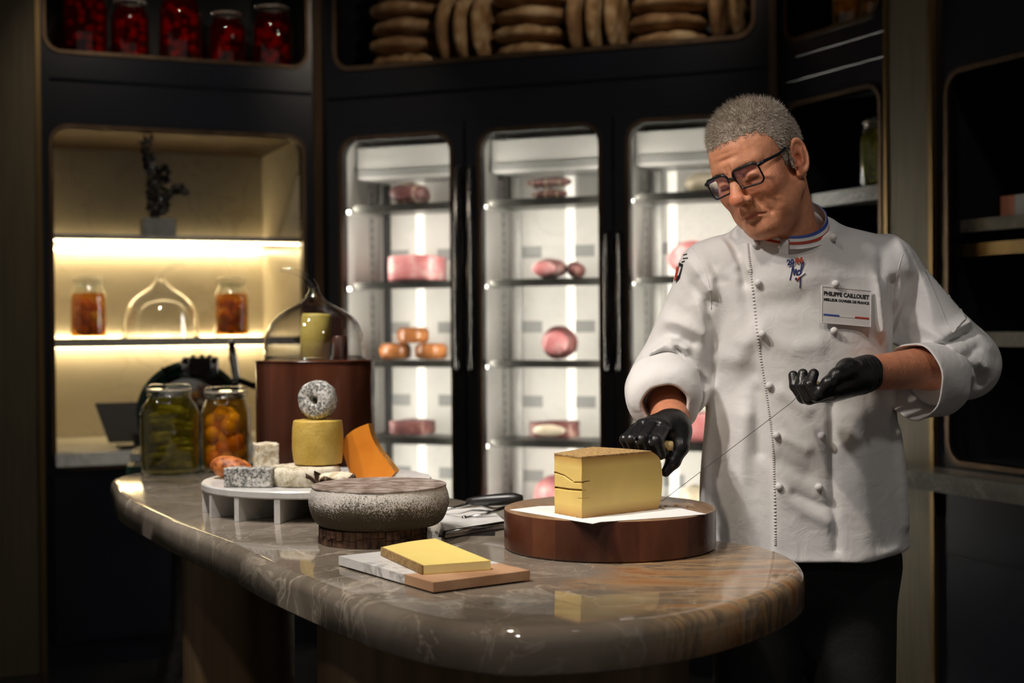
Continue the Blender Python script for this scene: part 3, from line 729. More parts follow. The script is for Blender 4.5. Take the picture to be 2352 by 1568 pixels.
# ------------------------------------------------------------------ bread loaves
def crust():
    m, nt, b = nt_new('bread_crust')
    v = coords(nt)
    n1 = N(nt, 'ShaderNodeTexNoise', Scale=9.0, Detail=6.0); nt.links.new(v, n1.inputs['Vector'])
    r1 = ramp(nt, n1.outputs['Fac'], [(0.3, (0.16, 0.075, 0.028)), (0.5, (0.32, 0.18, 0.075)), (0.68, (0.58, 0.42, 0.24))])
    nt.links.new(r1.outputs[0], b.inputs['Base Color']); setp(b, Roughness=0.75)
    n2 = N(nt, 'ShaderNodeTexNoise', Scale=50.0, Detail=5.0); nt.links.new(v, n2.inputs['Vector']); bump(nt, b, n2.outputs['Fac'], 0.5, 0.006)
crust()
def loaf_mesh(seed, r, h):
    b = NB(); bmesh.ops.create_icosphere(b, subdivisions=4, radius=1)
    for v in b.verts:
        x, y, z = v.co
        q = math.hypot(x, y)
        zz = math.copysign(abs(z) ** 0.7, z)
        n = mnoise.fractal(Vector((x, y, z)) * 1.7 + Vector((seed * 3.1, seed, 0)), 1, 2, 4)
        rr = r * (1 + 0.05 * n)
        v.co = Vector((x * rr, y * rr, (zz * h * 0.5) * (1 + 0.12 * n) + (0.004 * n)))
        # baker's slashes
        if z > 0:
            for s in (-0.35, 0.0, 0.35): v.co.z -= 0.010 * math.exp(-((x - s + 0.1 * y) / 0.05) ** 2)
    bmesh.ops.recalc_face_normals(b, faces=b.faces)
    me = bpy.data.meshes.new('bread_loaf'); b.to_mesh(me); b.free()
    me.polygons.foreach_set('use_smooth', [True] * len(me.polygons)); me.materials.append(MATS['bread_crust'])
    return me
loaves = [loaf_mesh(s, 0.155, 0.070) for s in (1, 2, 3)]
def place_loaf(x, y, z, up, lab, k, sc_=1.0, tilt=0.0):
    o = bpy.data.objects.new('bread_loaf', loaves[k % 3]); COL.objects.link(o)
    M = Matrix.Translation((x, y, z)) @ Matrix.Rotation(tilt, 4, 'Y')
    M = M @ (Matrix.Rotation(PI / 2, 4, 'Y') if up else Matrix.Identity(4)) @ Matrix.Rotation(k * 1.3, 4, 'Z') @ Matrix.Scale(sc_, 4)
    o.matrix_world = WB @ M
    tag(o, lab, 'bread', 'round loaves in the upper niche')
ORD = ['bottom', 'second', 'third', 'fourth', 'fifth', 'sixth', 'seventh']
zb = 2.4055
for si, (x, n, who) in enumerate([(0.325, 6, 'flat stack above the left refrigerator'), (0.895, 6, 'flat stack above the middle refrigerator'), (1.470, 6, 'flat stack above the chef')]):
    for k in range(n):
        place_loaf(x + (0.006, -0.005, 0.004, -0.006)[k % 4], 0.20, zb + 0.036 + k * 0.0745, False, '%s round bread loaf of the %s' % (ORD[k], who), si * 7 + k, random.uniform(0.97, 1.03) if False else 1.0)
for si, (x0, n, who) in enumerate([(0.532, 3, 'first'), (1.102, 3, 'second'), (1.680, 2, 'third')]):
    for k in range(n):
        place_loaf(x0 + k * 0.079, 0.20, zb + 0.158, True, '%s upright round loaf of the %s standing row counted from the corner jars' % (['first', 'second', 'last'][k], who), si * 5 + k + 1, 0.97, tilt=0.0)

# ------------------------------------------------------------------ charcuterie in the refrigerators
pm('ham_pink', [(0.3, (0.50, 0.12, 0.13)), (0.55, (0.66, 0.26, 0.27)), (0.75, (0.80, 0.55, 0.52))], scale=16, rough=0.4)
pm('salami_dark', [(0.3, (0.10, 0.03, 0.03)), (0.55, (0.22, 0.09, 0.085)), (0.75, (0.50, 0.40, 0.36))], scale=26, rough=0.5, bstr=0.3)
pm('ham_dark', [(0.3, (0.07, 0.018, 0.02)), (0.6, (0.18, 0.06, 0.055)), (0.8, (0.55, 0.38, 0.30))], scale=14, rough=0.45, bstr=0.2)
pm('terrine_brown', [(0.3, (0.24, 0.075, 0.02)), (0.7, (0.42, 0.16, 0.05))], scale=14, rough=0.25)
pm('fat_pale', [(0.3, (0.62, 0.52, 0.36)), (0.7, (0.74, 0.66, 0.52))], scale=14, rough=0.4)
pm('twine', (0.6, 0.5, 0.36), scale=30, rough=0.8)
def meat(name, label, x, y, z, dims, mat, n_amp=0.006, sub=3, kind='blob', rot=0.0, cut=None, twine=0):
    t = thing(name, label, 'charcuterie', (x, y, z), rot, None, WB)
    b = NB()
    if kind == 'blob': blob(b, (0, 0, dims[2]), dims, sub)
    elif kind == 'block':
        box(b, -dims[0], dims[0], -dims[1], dims[1], 0, 2 * dims[2]); bmesh.ops.subdivide_edges(b, edges=b.edges, cuts=5, use_grid_fill=True)
        for v in b.verts: v.co.x *= 1 - 0.10 * (v.co.y / dims[1]) ** 2; v.co.z = v.co.z * (1 - 0.08 * (v.co.x / dims[0]) ** 2)
    b.normal_update(); noisy(b, n_amp, 16, x * 10)
    lo = min(v.co.z for v in b.verts)
    for v in b.verts: v.co.z -= lo
    obj('meat', b, mat, t, smooth=True)
    if cut:
        b = NB(); blob(b, (0, -dims[1] * 0.97, dims[2]), (dims[0] * 0.75, 0.012, dims[2] * 0.75), 2); obj('cut_face', b, cut, t, smooth=True)
    for k in range(twine):
        u = -0.6 + 1.2 * k / max(twine - 1, 1); q = math.sqrt(1 - u * u)
        b = NB(); tube(b, [(dims[0] * u, dims[1] * q * 1.05 * math.cos(a), dims[2] + dims[2] * q * 1.05 * math.sin(a)) for a in [2 * PI * i / 20 for i in range(20)]], 0.003, 6, closed=True); obj('string', b, 'twine', t, smooth=True)
    return t
meat('dry_sausage', 'dark mottled salami end on the top shelf of the left refrigerator', 0.32, 0.24, 1.8465, (0.075, 0.11, 0.048), 'salami_dark', cut='ham_dark', twine=3)
meat('cooked_ham', 'large pink cooked ham block in the left refrigerator', 0.345, 0.24, 1.5205, (0.105, 0.09, 0.055), 'ham_pink', kind='block')
for k, (x, z) in enumerate([(0.235, 1.1905), (0.405, 1.1905), (0.32, 1.2592)]):
    t = thing('terrine_pot', ['brown terrine pot nearest the wall corner', 'brown terrine pot nearest the middle refrigerator', 'brown terrine pot stacked on top of two others'][k], 'terrine', (x, 0.24, z), 0, 'brown terrine pots in the left refrigerator', WB)
    b = lathe(NB(), [(0, 0), (0.055, 0.0), (0.068, 0.012), (0.070, 0.048), (0.064, 0.058), (0.0, 0.058)], 24); obj('pot', b, 'terrine_brown', t, smooth=True)
    b = lathe(NB(), [(0.0, 0.058), (0.060, 0.058), (0.062, 0.064), (0.05, 0.068), (0, 0.068)], 24); obj('lid', b, 'terrine_brown', t, smooth=True)
    if k == 2: t.location.z += 0.0
meat('smoked_meat', 'wedge of dark smoked meat low in the left refrigerator', 0.315, 0.24, 0.8665, (0.085, 0.07, 0.030), 'ham_dark', kind='block', cut=None)
for k, (dx, dz, w) in enumerate([(0.0, 0.0, 0.078), (0.0, 0.050, 0.10)]):
    meat('cured_sausage', ['lower reddish sausage slab on the top shelf of the middle refrigerator', 'upper reddish sausage slab lying across another in the middle refrigerator'][k], 0.945 + dx, 0.24, 1.8465 + dz, (w, 0.05, 0.021), 'salami_dark' if k else 'ham_dark', twine=3)
meat('dried_ham', 'dark round dried ham on the second shelf of the middle refrigerator', 0.945, 0.24, 1.5205, (0.07, 0.08, 0.042), 'salami_dark', cut='ham_pink')
meat('dried_ham', 'small dark dried ham beside a larger one on the second shelf', 1.056, 0.25, 1.5205, (0.036, 0.06, 0.034), 'ham_dark')
meat('rolled_ham', 'upright round ham with pink cut face in the middle refrigerator', 0.985, 0.24, 1.1905, (0.078, 0.06, 0.068), 'ham_dark', cut='ham_pink')
meat('smoked_loin', 'long dark smoked loin low in the middle refrigerator', 0.96, 0.24, 0.8665, (0.10, 0.06, 0.034), 'ham_dark', kind='block', cut='fat_pale')
meat('bottom_ham', 'rounded brown ham on the lowest shelf behind the cheese block', 0.975, 0.25, 0.5405, (0.11, 0.08, 0.085), 'ham_pink')
meat('pale_terrine', 'pale greenish terrine on the shelf beside the chef\'s forehead', 1.60, 0.24, 1.8465, (0.085, 0.08, 0.042), 'fat_pale')
meat('sliced_ham', 'pink ham just visible over the chef\'s sleeve', 1.55, 0.24, 1.5205, (0.10, 0.08, 0.07), 'ham_pink')
meat('pale_ham', 'pale pink ham visible between the chef\'s sleeve and jacket', 1.615, 0.24, 0.8665, (0.10, 0.08, 0.055), 'ham_pink', kind='block')
meat('smoked_cheese', 'pale yellow wedge on the lowest shelf behind the cutting wire', 1.55, 0.24, 0.5405, (0.06, 0.08, 0.075), 'fat_pale')

# ------------------------------------------------------------------ things in the dark right-hand cabinets
clip_jar('olive pickle jar on the dark cabinet shelf behind the chef', (0.455, 0.10, 1.8005), 0.062, 0.235, 'brine_green', ('stick', 12, (0.010, 0.05), ['pickle_skin']), WR, seed=41)
for k, x in enumerate((0.30, 0.46)):
    clip_jar(['yellow preserve jar high in the dark cabinet above the chef\'s head', 'yellow preserve jar high in the dark cabinet beside the brass pillar'][k], (x, 0.11, 2.3655), 0.070, 0.26, 'brine_amber', ('ball', 16, (0.024, 1.0), ['lemon_skin']), WR, seed=50 + k, group='yellow preserve jars high on the right')
pm('box_grey', (0.36, 0.36, 0.35), scale=8, rough=0.5); pm('box_orange', (0.40, 0.10, 0.03), scale=8, rough=0.5)
t = thing('storage_box', 'long grey box with an orange end on the dark cabinet shelf', 'box', (1.20, 0.10, 1.6505), 0, None, WR)
boxo('body', -0.06, 0.32, -0.03, 0.08, 0, 0.062, 'box_grey', t, bev=0.006); boxo('end_panel', -0.12, -0.061, -0.03, 0.08, 0, 0.062, 'box_orange', t, bev=0.004)
for k, (w, x, z) in enumerate([(WR, 0.50, 2.10), (WR, 1.20, 2.08)]):
    pass
# ------------------------------------------------------------------ marble table
TZ = 0.92
def table_extra(nt, v, col):
    # warm onyx-like bands running through the near end of the slab
    mp = nt.nodes.new('ShaderNodeMapping'); mp.inputs['Rotation'].default_value = (0, 0, R_(35)); mp.inputs['Scale'].default_value = (1.0, 3.2, 1.5); nt.links.new(v, mp.inputs['Vector'])
    n = N(nt, 'ShaderNodeTexNoise', Scale=4.0, Detail=7.0, Roughness=0.62, Distortion=1.0); nt.links.new(mp.outputs[0], n.inputs['Vector'])
    on = ramp(nt, n.outputs['Fac'], [(0.30, (0.24, 0.085, 0.035)), (0.40, (0.38, 0.20, 0.09)), (0.47, (0.40, 0.27, 0.15)), (0.53, (0.18, 0.13, 0.09)), (0.60, (0.46, 0.28, 0.13)), (0.72, (0.58, 0.44, 0.28))])
    sx = nt.nodes.new('ShaderNodeSeparateXYZ'); nt.links.new(v, sx.inputs[0])
    n3 = N(nt, 'ShaderNodeTexNoise', Scale=5.0, Detail=4.0); nt.links.new(v, n3.inputs['Vector'])
    # distance measure: large toward +x (near end)
    a = N(nt, 'ShaderNodeMath', operation='MULTIPLY_ADD'); nt.links.new(n3.outputs['Fac'], a.inputs[0]); a.inputs[1].default_value = 0.55; nt.links.new(sx.outputs[0], a.inputs[2])
    mr = ramp(nt, a.outputs[0], [(0.36, (0, 0, 0)), (0.50, (1, 1, 1))])
    mx = N(nt, 'ShaderNodeMix', data_type='RGBA'); nt.links.new(mr.outputs[0], mx.inputs['Factor']); nt.links.new(col, mx.inputs[6]); nt.links.new(on.outputs[0], mx.inputs[7])
    return mx.outputs[2]
veined('table_marble', [(0.28, (0.10, 0.081, 0.062)), (0.45, (0.195, 0.162, 0.127)), (0.60, (0.25, 0.212, 0.170)), (0.75, (0.15, 0.123, 0.097))], (0.52, 0.45, 0.36), scale=2.6, vscale=3.6, vwidth=0.017, rough=0.06, stretch=(1.0, 1.0, 0.6), vamt=0.75, distort=1.0, extra=table_extra)
pm('pedestal_bronze', [(0.3, srgb(104, 82, 58)), (0.7, srgb(126, 102, 74))], scale=40, rough=0.40, metallic=0.35, stretch=(1, 1, 0.03))
OUT = [(0.011, 1.923), (.161, 1.954), (.288, 2.045), (.402, 2.185), (.480, 2.35), (.496, 2.50), (.462, 2.63), (.381, 2.72), (.25, 2.87), (.07, 3.10), (-.12, 3.38), (-.31, 3.70), (-.52, 3.98), (-.74, 4.16), (-.93, 4.20), (-1.06, 4.10), (-1.105, 3.93), (-1.06, 3.76), (-.97, 3.50), (-.843, 3.238), (-.70, 2.96), (-.545, 2.693), (-.431, 2.465), (-.32, 2.27), (-.206, 2.091), (-.103, 1.975)]
oc = np.array(catmull(OUT, 6))
tt = thing('marble_table', 'long rounded brown marble table with thick polished edge under the cheeses', 'table', (0, 0, 0))
def inset(pts, d):
    t_ = np.roll(pts, -1, 0) - np.roll(pts, 1, 0); t_ /= np.linalg.norm(t_, axis=1)[:, None]
    nrm = np.stack([-t_[:, 1], t_[:, 0]], 1); return pts + nrm * d     # CCW outline: inward normal
b = NB(); rings = []
TB = 0.066
prof = [(0.014, TZ - TB), (0.004, TZ - TB), (0.0, TZ - TB + 0.004), (0.0, TZ - 0.022)]
prof += [(0.022 * (1 - math.cos(a)), TZ - 0.022 * (1 - math.sin(a))) for a in [PI / 2 * k / 6 for k in range(1, 7)]]
for d, z in prof:
    q = inset(oc, d); rings.append([b.verts.new((x, y, z)) for x, y in q])
for A, B in zip(rings[:-1], rings[1:]):
    for k in range(len(A)): b.faces.new((A[k], A[(k + 1) % len(A)], B[(k + 1) % len(A)], B[k]))
b.faces.new(rings[0][::-1]); b.faces.new(rings[-1])
obj('tabletop', b, 'table_marble', tt, autosmooth=45)
b = lathe(NB(), [(0, 0.001), (0.15, 0.001), (0.15, 0.02), (0.125, 0.022), (0.125, TZ - TB), (0, TZ - TB)], 48, Matrix.Translation((-0.625, 3.22, 0))); obj('column', b, 'pedestal_bronze', tt, autosmooth=40)
b = lathe(NB(), [(0, 0.001), (0.34, 0.001), (0.34, 0.02), (0.325, 0.022), (0.325, TZ - TB), (0, TZ - TB)], 64, Matrix.Translation((-0.02, 2.50, 0))); obj('drum_base', b, 'pedestal_bronze', tt, autosmooth=40)

# ------------------------------------------------------------------ tall wooden drum with glass dome
def wood(name, stops, scale=6, stretch=(1, 1, 0.08), rough=0.3, rot=(0, 0, 0), rings=True):
    m, nt, b = nt_new(name)
    v = coords(nt, stretch, rot)
    n1 = N(nt, 'ShaderNodeTexNoise', Scale=scale, Detail=6.0, Roughness=0.6, Distortion=0.4); nt.links.new(v, n1.inputs['Vector'])
    r1 = ramp(nt, n1.outputs['Fac'], stops); nt.links.new(r1.outputs[0], b.inputs['Base Color'])
    n2 = N(nt, 'ShaderNodeTexNoise', Scale=scale * 14, Detail=4.0); nt.links.new(v, n2.inputs['Vector'])
    bump(nt, b, n2.outputs['Fac'], 0.12, 0.002)
    setp(b, Roughness=rough); return m
wood('mahogany', [(0.30, (0.036, 0.011, 0.006)), (0.5, (0.083, 0.025, 0.012)), (0.72, (0.13, 0.042, 0.021))], scale=9, rough=0.20)
WD = P(724, 826, 3.66)
zt = WD[2]
t = thing('wooden_drum', 'tall dark red wooden drum stand under the glass dome', 'stand', (WD[0], 3.66, TZ))
hW = zt - TZ
b = lathe(NB(), [(0, 0), (0.150, 0), (0.152, 0.003), (0.152, hW - 0.006), (0.149, hW), (0, hW)], 72); obj('drum', b, 'mahogany', t, autosmooth=40)
b = lathe(NB(), [(0.1521, hW - 0.004), (0.1535, hW - 0.0035), (0.1535, hW - 0.001), (0.1495, hW + 0.0005)], 72); obj('top_edge', b, 'mahogany', t, smooth=True)
cloche('large clear glass dome with curled stem on the tall wooden drum', (WD[0] - 0.001, 3.66, zt + 0.001), 0.1305, 0.152, [(-0.010, 0, 0.200), (-0.032, 0, 0.219), (-0.060, 0, 0.229), (-0.084, 0, 0.231)])
def cheese_mat(name, stops, scale=20, rough=0.5, bstr=0.3, bscale=60, sss=0.0, bdist=0.003):
    m = pm(name, stops, scale=scale, rough=rough, bstr=bstr, bscale=bscale, bdist=bdist)
    if sss:
        b = m.node_tree.nodes['Principled BSDF']; setp(b, Subsurface_Weight=0.0, Subsurface_Radius=(0.02, 0.012, 0.005), Subsurface_Scale=0.4)
    return m
cheese_mat('yellow_rind', [(0.3, srgb(184, 150, 62)), (0.7, srgb(206, 176, 92))], scale=26, rough=0.42, bstr=0.35, bscale=150)
cheese_mat('butter_rind', [(0.3, srgb(196, 172, 82)), (0.7, srgb(214, 192, 104))], scale=26, rough=0.5, bstr=0.2, bscale=90)
t = thing('cheese_cylinder', 'tall pale yellow cheese cylinder inside the glass dome', 'cheese', (WD[0] + 0.001, 3.645, zt + 0.0005))
b = lathe(NB(), [(0, 0), (0.035, 0), (0.037, 0.003), (0.0385, 0.055), (0.0375, 0.112), (0.034, 0.118), (0, 0.119)], 36, Matrix.Rotation(R_(2.5), 4, 'Y')); noisy(b, 0.0012, 40); obj('wheel', b, 'butter_rind', t, smooth=True)
pm('copper_pot', [(0.3, (0.10, 0.04, 0.03)), (0.7, (0.19, 0.085, 0.06))], scale=12, rough=0.25, metallic=0.4)
t = thing('small_cup', 'small dark copper-brown cup inside the glass dome', 'cup', (WD[0] + 0.062, 3.655, zt + 0.0005))
b = lathe(NB(), [(0, 0), (0.020, 0), (0.0225, 0.003), (0.0215, 0.058), (0.0195, 0.060), (0.0185, 0.055), (0.0185, 0.02), (0, 0.02)], 28); obj('cup_body', b, 'copper_pot', t, autosmooth=50)

# ------------------------------------------------------------------ jars on the table
clip_jar('large jar of dark green gherkins at the far end of the table', (-0.972, 4.03, TZ + 0.0005), 0.083, 0.253, 'brine_olive', ('stick', 34, (0.013, 0.062), ['pickle_skin']), fill=0.84, seed=61, rn=0.058)
clip_jar('jar of orange and yellow citrus fruit beside the gherkin jar', (-0.822, 4.075, TZ + 0.0005), 0.071, 0.243, 'brine_amber', ('ball', 26, (0.026, 1.05), ['lemon_skin', 'lemon_skin', 'orange_skin']), fill=0.82, seed=66, rn=0.054)

# ------------------------------------------------------------------ ribbed marble stand
SX, SY, SR, SZ = -0.443, 3.22, 0.258, 0.988
veined('stand_marble', [(0.3, (0.52, 0.51, 0.49)), (0.7, (0.64, 0.63, 0.61))], (0.34, 0.34, 0.335), scale=9.0, vscale=9, vwidth=0.06, rough=0.26, vamt=0.4)
t = thing('marble_stand', 'round white marble cheese stand on radiating ribs', 'stand', (SX, SY, TZ))
H = SZ - TZ
b = lathe(NB(), [(0, H - 0.017), (SR - 0.003, H - 0.017), (SR, H - 0.014), (SR, H - 0.003), (SR - 0.003, H), (0, H)], 96); obj('plate', b, 'stand_marble', t, autosmooth=40)
for k in range(16):
    a = R_(11.0) + 2 * PI * k / 16
    b = NB(); box(b, 0.05, SR - 0.002, -0.0065, 0.0065, 0.0005, H - 0.0165); bevel(b, 0.0015); bmesh.ops.transform(b, matrix=Matrix.Rotation(a, 4, 'Z'), verts=b.verts)
    obj('rib', b, 'stand_marble', t, autosmooth=40)

# ------------------------------------------------------------------ cheeses on the stand
cheese_mat('orange_paprika', [(0.34, srgb(112, 56, 22)), (0.47, srgb(174, 94, 38)), (0.70, srgb(198, 126, 60))], scale=70, rough=0.55, bstr=0.4, bscale=90)
t = thing('egg_cheese', 'reddish-orange egg-shaped cheese at the end of the marble stand', 'cheese', (-0.640, 3.235, SZ), R_(-14))
b = NB(); bmesh.ops.create_icosphere(b, subdivisions=5, radius=1)
for v in b.verts:
    x, y, z = v.co; tp = 1 - 0.32 * (x * 0.5 + 0.5) ** 2
    v.co = Vector((x * 0.052, y * 0.034 * tp, 0.027 + z * 0.027 * tp - 0.004 * x))
b.normal_update(); noisy(b, 0.0012, 50); lo = min(v.co.z for v in b.verts)
for v in b.verts: v.co.z -= lo
obj('rind', b, 'orange_paprika', t, smooth=True)

def mold(name, dark, light, scale=60, lo=0.42, hi=0.58, rough=0.75, bst=0.6, extra=None):
    m, nt, b = nt_new(name); v = coords(nt)
    n1 = N(nt, 'ShaderNodeTexNoise', Scale=scale, Detail=7.0, Roughness=0.7, Distortion=0.6); nt.links.new(v, n1.inputs['Vector'])
    n0 = N(nt, 'ShaderNodeTexNoise', Scale=scale * 0.25, Detail=3.0); nt.links.new(v, n0.inputs['Vector'])
    s = N(nt, 'ShaderNodeMath', operation='MULTIPLY_ADD'); nt.links.new(n0.outputs['Fac'], s.inputs[0]); s.inputs[1].default_value = 0.35; nt.links.new(n1.outputs['Fac'], s.inputs[2])
    r1 = ramp(nt, s.outputs[0], [(lo + 0.17, dark), (hi + 0.17, light)])
    nt.links.new(r1.outputs[0], b.inputs['Base Color']); setp(b, Roughness=rough)
    bump(nt, b, n1.outputs['Fac'], bst, 0.003); return m
mold('ash_rind', srgb(92, 94, 92), srgb(212, 208, 200), 150)
mold('white_rind', srgb(168, 150, 116), srgb(222, 212, 190), 80, 0.36, 0.56)
mold('bloomy_rind', srgb(160, 148, 112), srgb(214, 204, 184), 60, 0.36, 0.54)
def rounded_block(name, label, loc, dims, mat, rotz, amp, nsc, bev=0.008, cuts=14, part='rind', tilt=None):
    t = thing(name, label, 'cheese', loc, rotz)
    b = NB(); box(b, -dims[0] / 2, dims[0] / 2, -dims[1] / 2, dims[1] / 2, 0, dims[2]); bevel(b, bev, 3)
    bmesh.ops.triangulate(b, faces=b.faces)
    for _ in range(4): 
        es = [e for e in b.edges if e.calc_length() > max(dims) / cuts]
        if es: bmesh.ops.subdivide_edges(b, edges=es, cuts=1); bmesh.ops.triangulate(b, faces=b.faces)
    b.normal_update(); noisy(b, amp, nsc, dims[0] * 30)
    lo = min(v.co.z for v in b.verts)
    for v in b.verts: v.co.z -= lo
    obj(part, b, mat, t, smooth=True); return t
rounded_block('log_cheese', 'grey-white mouldy cheese log lying at the front of the marble stand', (-0.566, 3.062, SZ), (0.104, 0.040, 0.040), 'ash_rind', R_(-9), 0.0022, 45, 0.006, 22)
rounded_block('square_cheese', 'small upright cream cheese block between egg cheese and yellow drum cheese', (-0.588, 3.385, SZ), (0.055, 0.050, 0.066), 'white_rind', R_(16), 0.0024, 50, 0.008, 16)
TX, TY = -0.455, 3.105
t = thing('flat_cheese', 'flat pale bloomy cheese disc beneath the yellow drum cheese', 'cheese', (TX, TY, SZ))
b = lathe(NB(), [(0, 0)] + [(0.02 * k, 0.0) for k in (1, 2, 3)] + [(0.074, 0.0), (0.079, 0.006), (0.080, 0.016), (0.0795, 0.028), (0.076, 0.037), (0.070, 0.0405)] + [(0.02 * k, 0.041) for k in (3, 2, 1)] + [(0, 0.041)], 72)
b.normal_update()
for v in b.verts:
    if v.co.z > 0.002: v.co += v.normal * 0.0016 * mnoise.fractal(v.co * 45, 1, 2, 4)
obj('rind', b, 'bloomy_rind', t, smooth=True)
DX, DY, DZ = -0.428, 3.12, SZ + 0.0425
t = thing('drum_cheese', 'golden yellow drum-shaped cheese in the middle of the stand', 'cheese', (DX, DY, DZ))
pr2 = catmull([(0.0, 0.0), (0.030, 0.0), (0.049, 0.001), (0.0525, 0.006), (0.0555, 0.03), (0.0562, 0.05), (0.0555, 0.075), (0.0535, 0.092), (0.050, 0.0965), (0.030, 0.0975), (0.0, 0.0975)], 3, False)
b = lathe(NB(), [(max(x, 0), z) for x, z in pr2], 64); b.normal_update()
for v in b.verts: v.co += v.normal * 0.0006 * mnoise.fractal(v.co * 60, 1, 2, 4)
obj('rind', b, 'yellow_rind', t, smooth=True)
t = thing('ring_cheese', 'grey mouldy ring cheese with a hole balanced on the yellow drum', 'cheese', (DX + 0.001, DY - 0.005, DZ + 0.0975 + 0.0435), R_(-22))
M = Matrix.Rotation(PI / 2, 4, 'X')
b = lathe(NB(), [(max(x, 0), z) for x, z in catmull([(0.009, -0.014), (0.011, -0.0185), (0.020, -0.0200), (0.034, -0.0195), (0.041, -0.014), (0.0435, 0.0), (0.041, 0.014), (0.034, 0.0195), (0.020, 0.020), (0.011, 0.0185), (0.009, 0.014), (0.0085, 0.0)], 3, True)] , 64, M)
# close the tube lengthwise
b.verts.ensure_lookup_table()
nr = len(b.verts) // 64
for k in range(64): b.faces.new((b.verts[(nr - 1) * 64 + k], b.verts[k], b.verts[(k + 1) % 64], b.verts[(nr - 1) * 64 + (k + 1) % 64]))
b.normal_update(); noisy(b, 0.0016, 60); obj('rind', b, 'ash_rind', t, smooth=True)
# small cheese on a dry leaf
pm('dry_leaf', [(0.3, srgb(48, 34, 22)), (0.7, srgb(98, 72, 46))], scale=30, rough=0.7, bstr=0.3)
t = thing('leaf_cheese', 'small wrinkled white cheese wrapped on a brown dry leaf', 'cheese', (-0.372, 2.999, SZ))
b = lathe(NB(), [(0, 0.012), (0.030, 0.010), (0.037, 0.014), (0.039, 0.022), (0.036, 0.030), (0.026, 0.034), (0, 0.035)], 40); bmesh.ops.subdivide_edges(b, edges=b.edges, cuts=1, use_grid_fill=True); b.normal_update(); noisy(b, 0.004, 60, 2.0); obj('rind', b, 'white_rind', t, smooth=True)
for k, (a, L, w) in enumerate([(R_(205), 0.062, 0.030), (R_(250), 0.046, 0.026), (R_(320), 0.046, 0.026), (R_(160), 0.048, 0.026)]):
    b = NB(); rows = []
    for i in range(9):
        u = i / 8; ww = w * math.sin(PI * min(0.12 + u * 0.88, 1.0)) ** 0.8 + 0.0008
        row = []
        for j in range(7):
            s = -1 + j / 3
            zz = 0.0025 + 0.024 * u ** 2.0 + 0.010 * s * s * u + (0.003 * math.sin(9 * u + 2 * k))
            row.append(b.verts.new(Matrix.Rotation(a, 4, 'Z') @ Vector((0.006 + u * L, s * ww, zz))))
        rows.append(row)
    for r0, r1 in zip(rows[:-1], rows[1:]):
        for j in range(6): b.faces.new((r0[j], r0[j + 1], r1[j + 1], r1[j]))
    bmesh.ops.solidify(b, geom=b.faces, thickness=0.0008)
    obj('leaf', b, 'dry_leaf', t, smooth=True)
# orange wedge
def grad_paste(name, inner, edge, zlo, zhi, band=0.012, rough=0.42, noise_amp=0.12):
    """cut cheese paste: the colour deepens toward top and bottom rind"""
    m, nt, b = nt_new(name); v = coords(nt)
    n = N(nt, 'ShaderNodeTexNoise', Scale=22.0, Detail=5.0); nt.links.new(v, n.inputs['Vector'])
    sx = nt.nodes.new('ShaderNodeSeparateXYZ'); nt.links.new(v, sx.inputs[0])
    mr = N(nt, 'ShaderNodeMapRange'); nt.links.new(sx.outputs[2], mr.inputs[0]); mr.inputs[1].default_value = zlo; mr.inputs[2].default_value = zhi
    w = band / (zhi - zlo)
    rp = ramp(nt, mr.outputs[0], [(0.0, edge), (w, inner), (1 - w, inner), (1.0, edge)])
    hs = N(nt, 'ShaderNodeMix', data_type='RGBA', blend_type='MULTIPLY'); hs.inputs[0].default_value = 1.0
    r2 = ramp(nt, n.outputs['Fac'], [(0.3, (1 - noise_amp,) * 3), (0.7, (1, 1, 1))])
    nt.links.new(rp.outputs[0], hs.inputs[6]); nt.links.new(r2.outputs[0], hs.inputs[7]); nt.links.new(hs.outputs[2], b.inputs['Base Color'])
    n2 = N(nt, 'ShaderNodeTexNoise', Scale=160.0, Detail=3.0); nt.links.new(v, n2.inputs['Vector']); bump(nt, b, n2.outputs['Fac'], 0.08, 0.002)
    setp(b, Roughness=rough, Subsurface_Weight=0.0, Subsurface_Radius=(0.02, 0.012, 0.004), Subsurface_Scale=0.3); return m
cheese_mat('mimolette', [(0.3, srgb(206, 118, 22)), (0.7, srgb(222, 138, 36))], scale=18, rough=0.45, bstr=0.1, bscale=120, sss=0.1)
cheese_mat('mimolette_rind', [(0.3, srgb(176, 110, 40)), (0.7, srgb(208, 150, 70))], scale=50, rough=0.7, bstr=0.6, bscale=120)
opx = [(846, 972), (853, 1000), (868, 1030), (888, 1056), (908, 1083), (897, 1097), (860, 1105), (818, 1107), (802, 1082), (791, 1052), (786, 1026), (793, 1003), (815, 985)]
yw = 3.125
ow = [P(x, y, yw) for x, y in opx]
zmin = min(p_[2] for p_ in ow); sx0 = P(846, 1090, yw)[0]
t = thing('orange_wedge', 'deep orange cheese wedge standing on edge beside the yellow drum', 'cheese', (sx0, yw, SZ), R_(-4))
sc_ = 1.0
ol = [((p_[0] - sx0) * sc_, (p_[2] - SZ)) for p_ in ow]
po = [tuple(p_) for p_ in catmull(ol[0:5], 4, False)] + ol[5:7] + [tuple(p_) for p_ in catmull(ol[7:] + ol[:1], 4, False)][:-1]
po = [(x, max(z, 0.0)) for x, z in po]
b = NB(); front = [b.verts.new((x, 0.0 + 0.03 * max(0, 0.06 - z) * 0, z)) for x, z in po]; back = [b.verts.new((x + 0.004, 0.042 - 0.018 * z / 0.12, z * 0.985)) for x, z in po]
b.faces.new(front); 
obj('cut_face', b, 'mimolette', t, smooth=False)
b = NB(); front = [b.verts.new((x, 0.0, z)) for x, z in po]; back = [b.verts.new((x + 0.004, 0.042 - 0.10 * z, z * 0.985)) for x, z in po]
n = len(po)
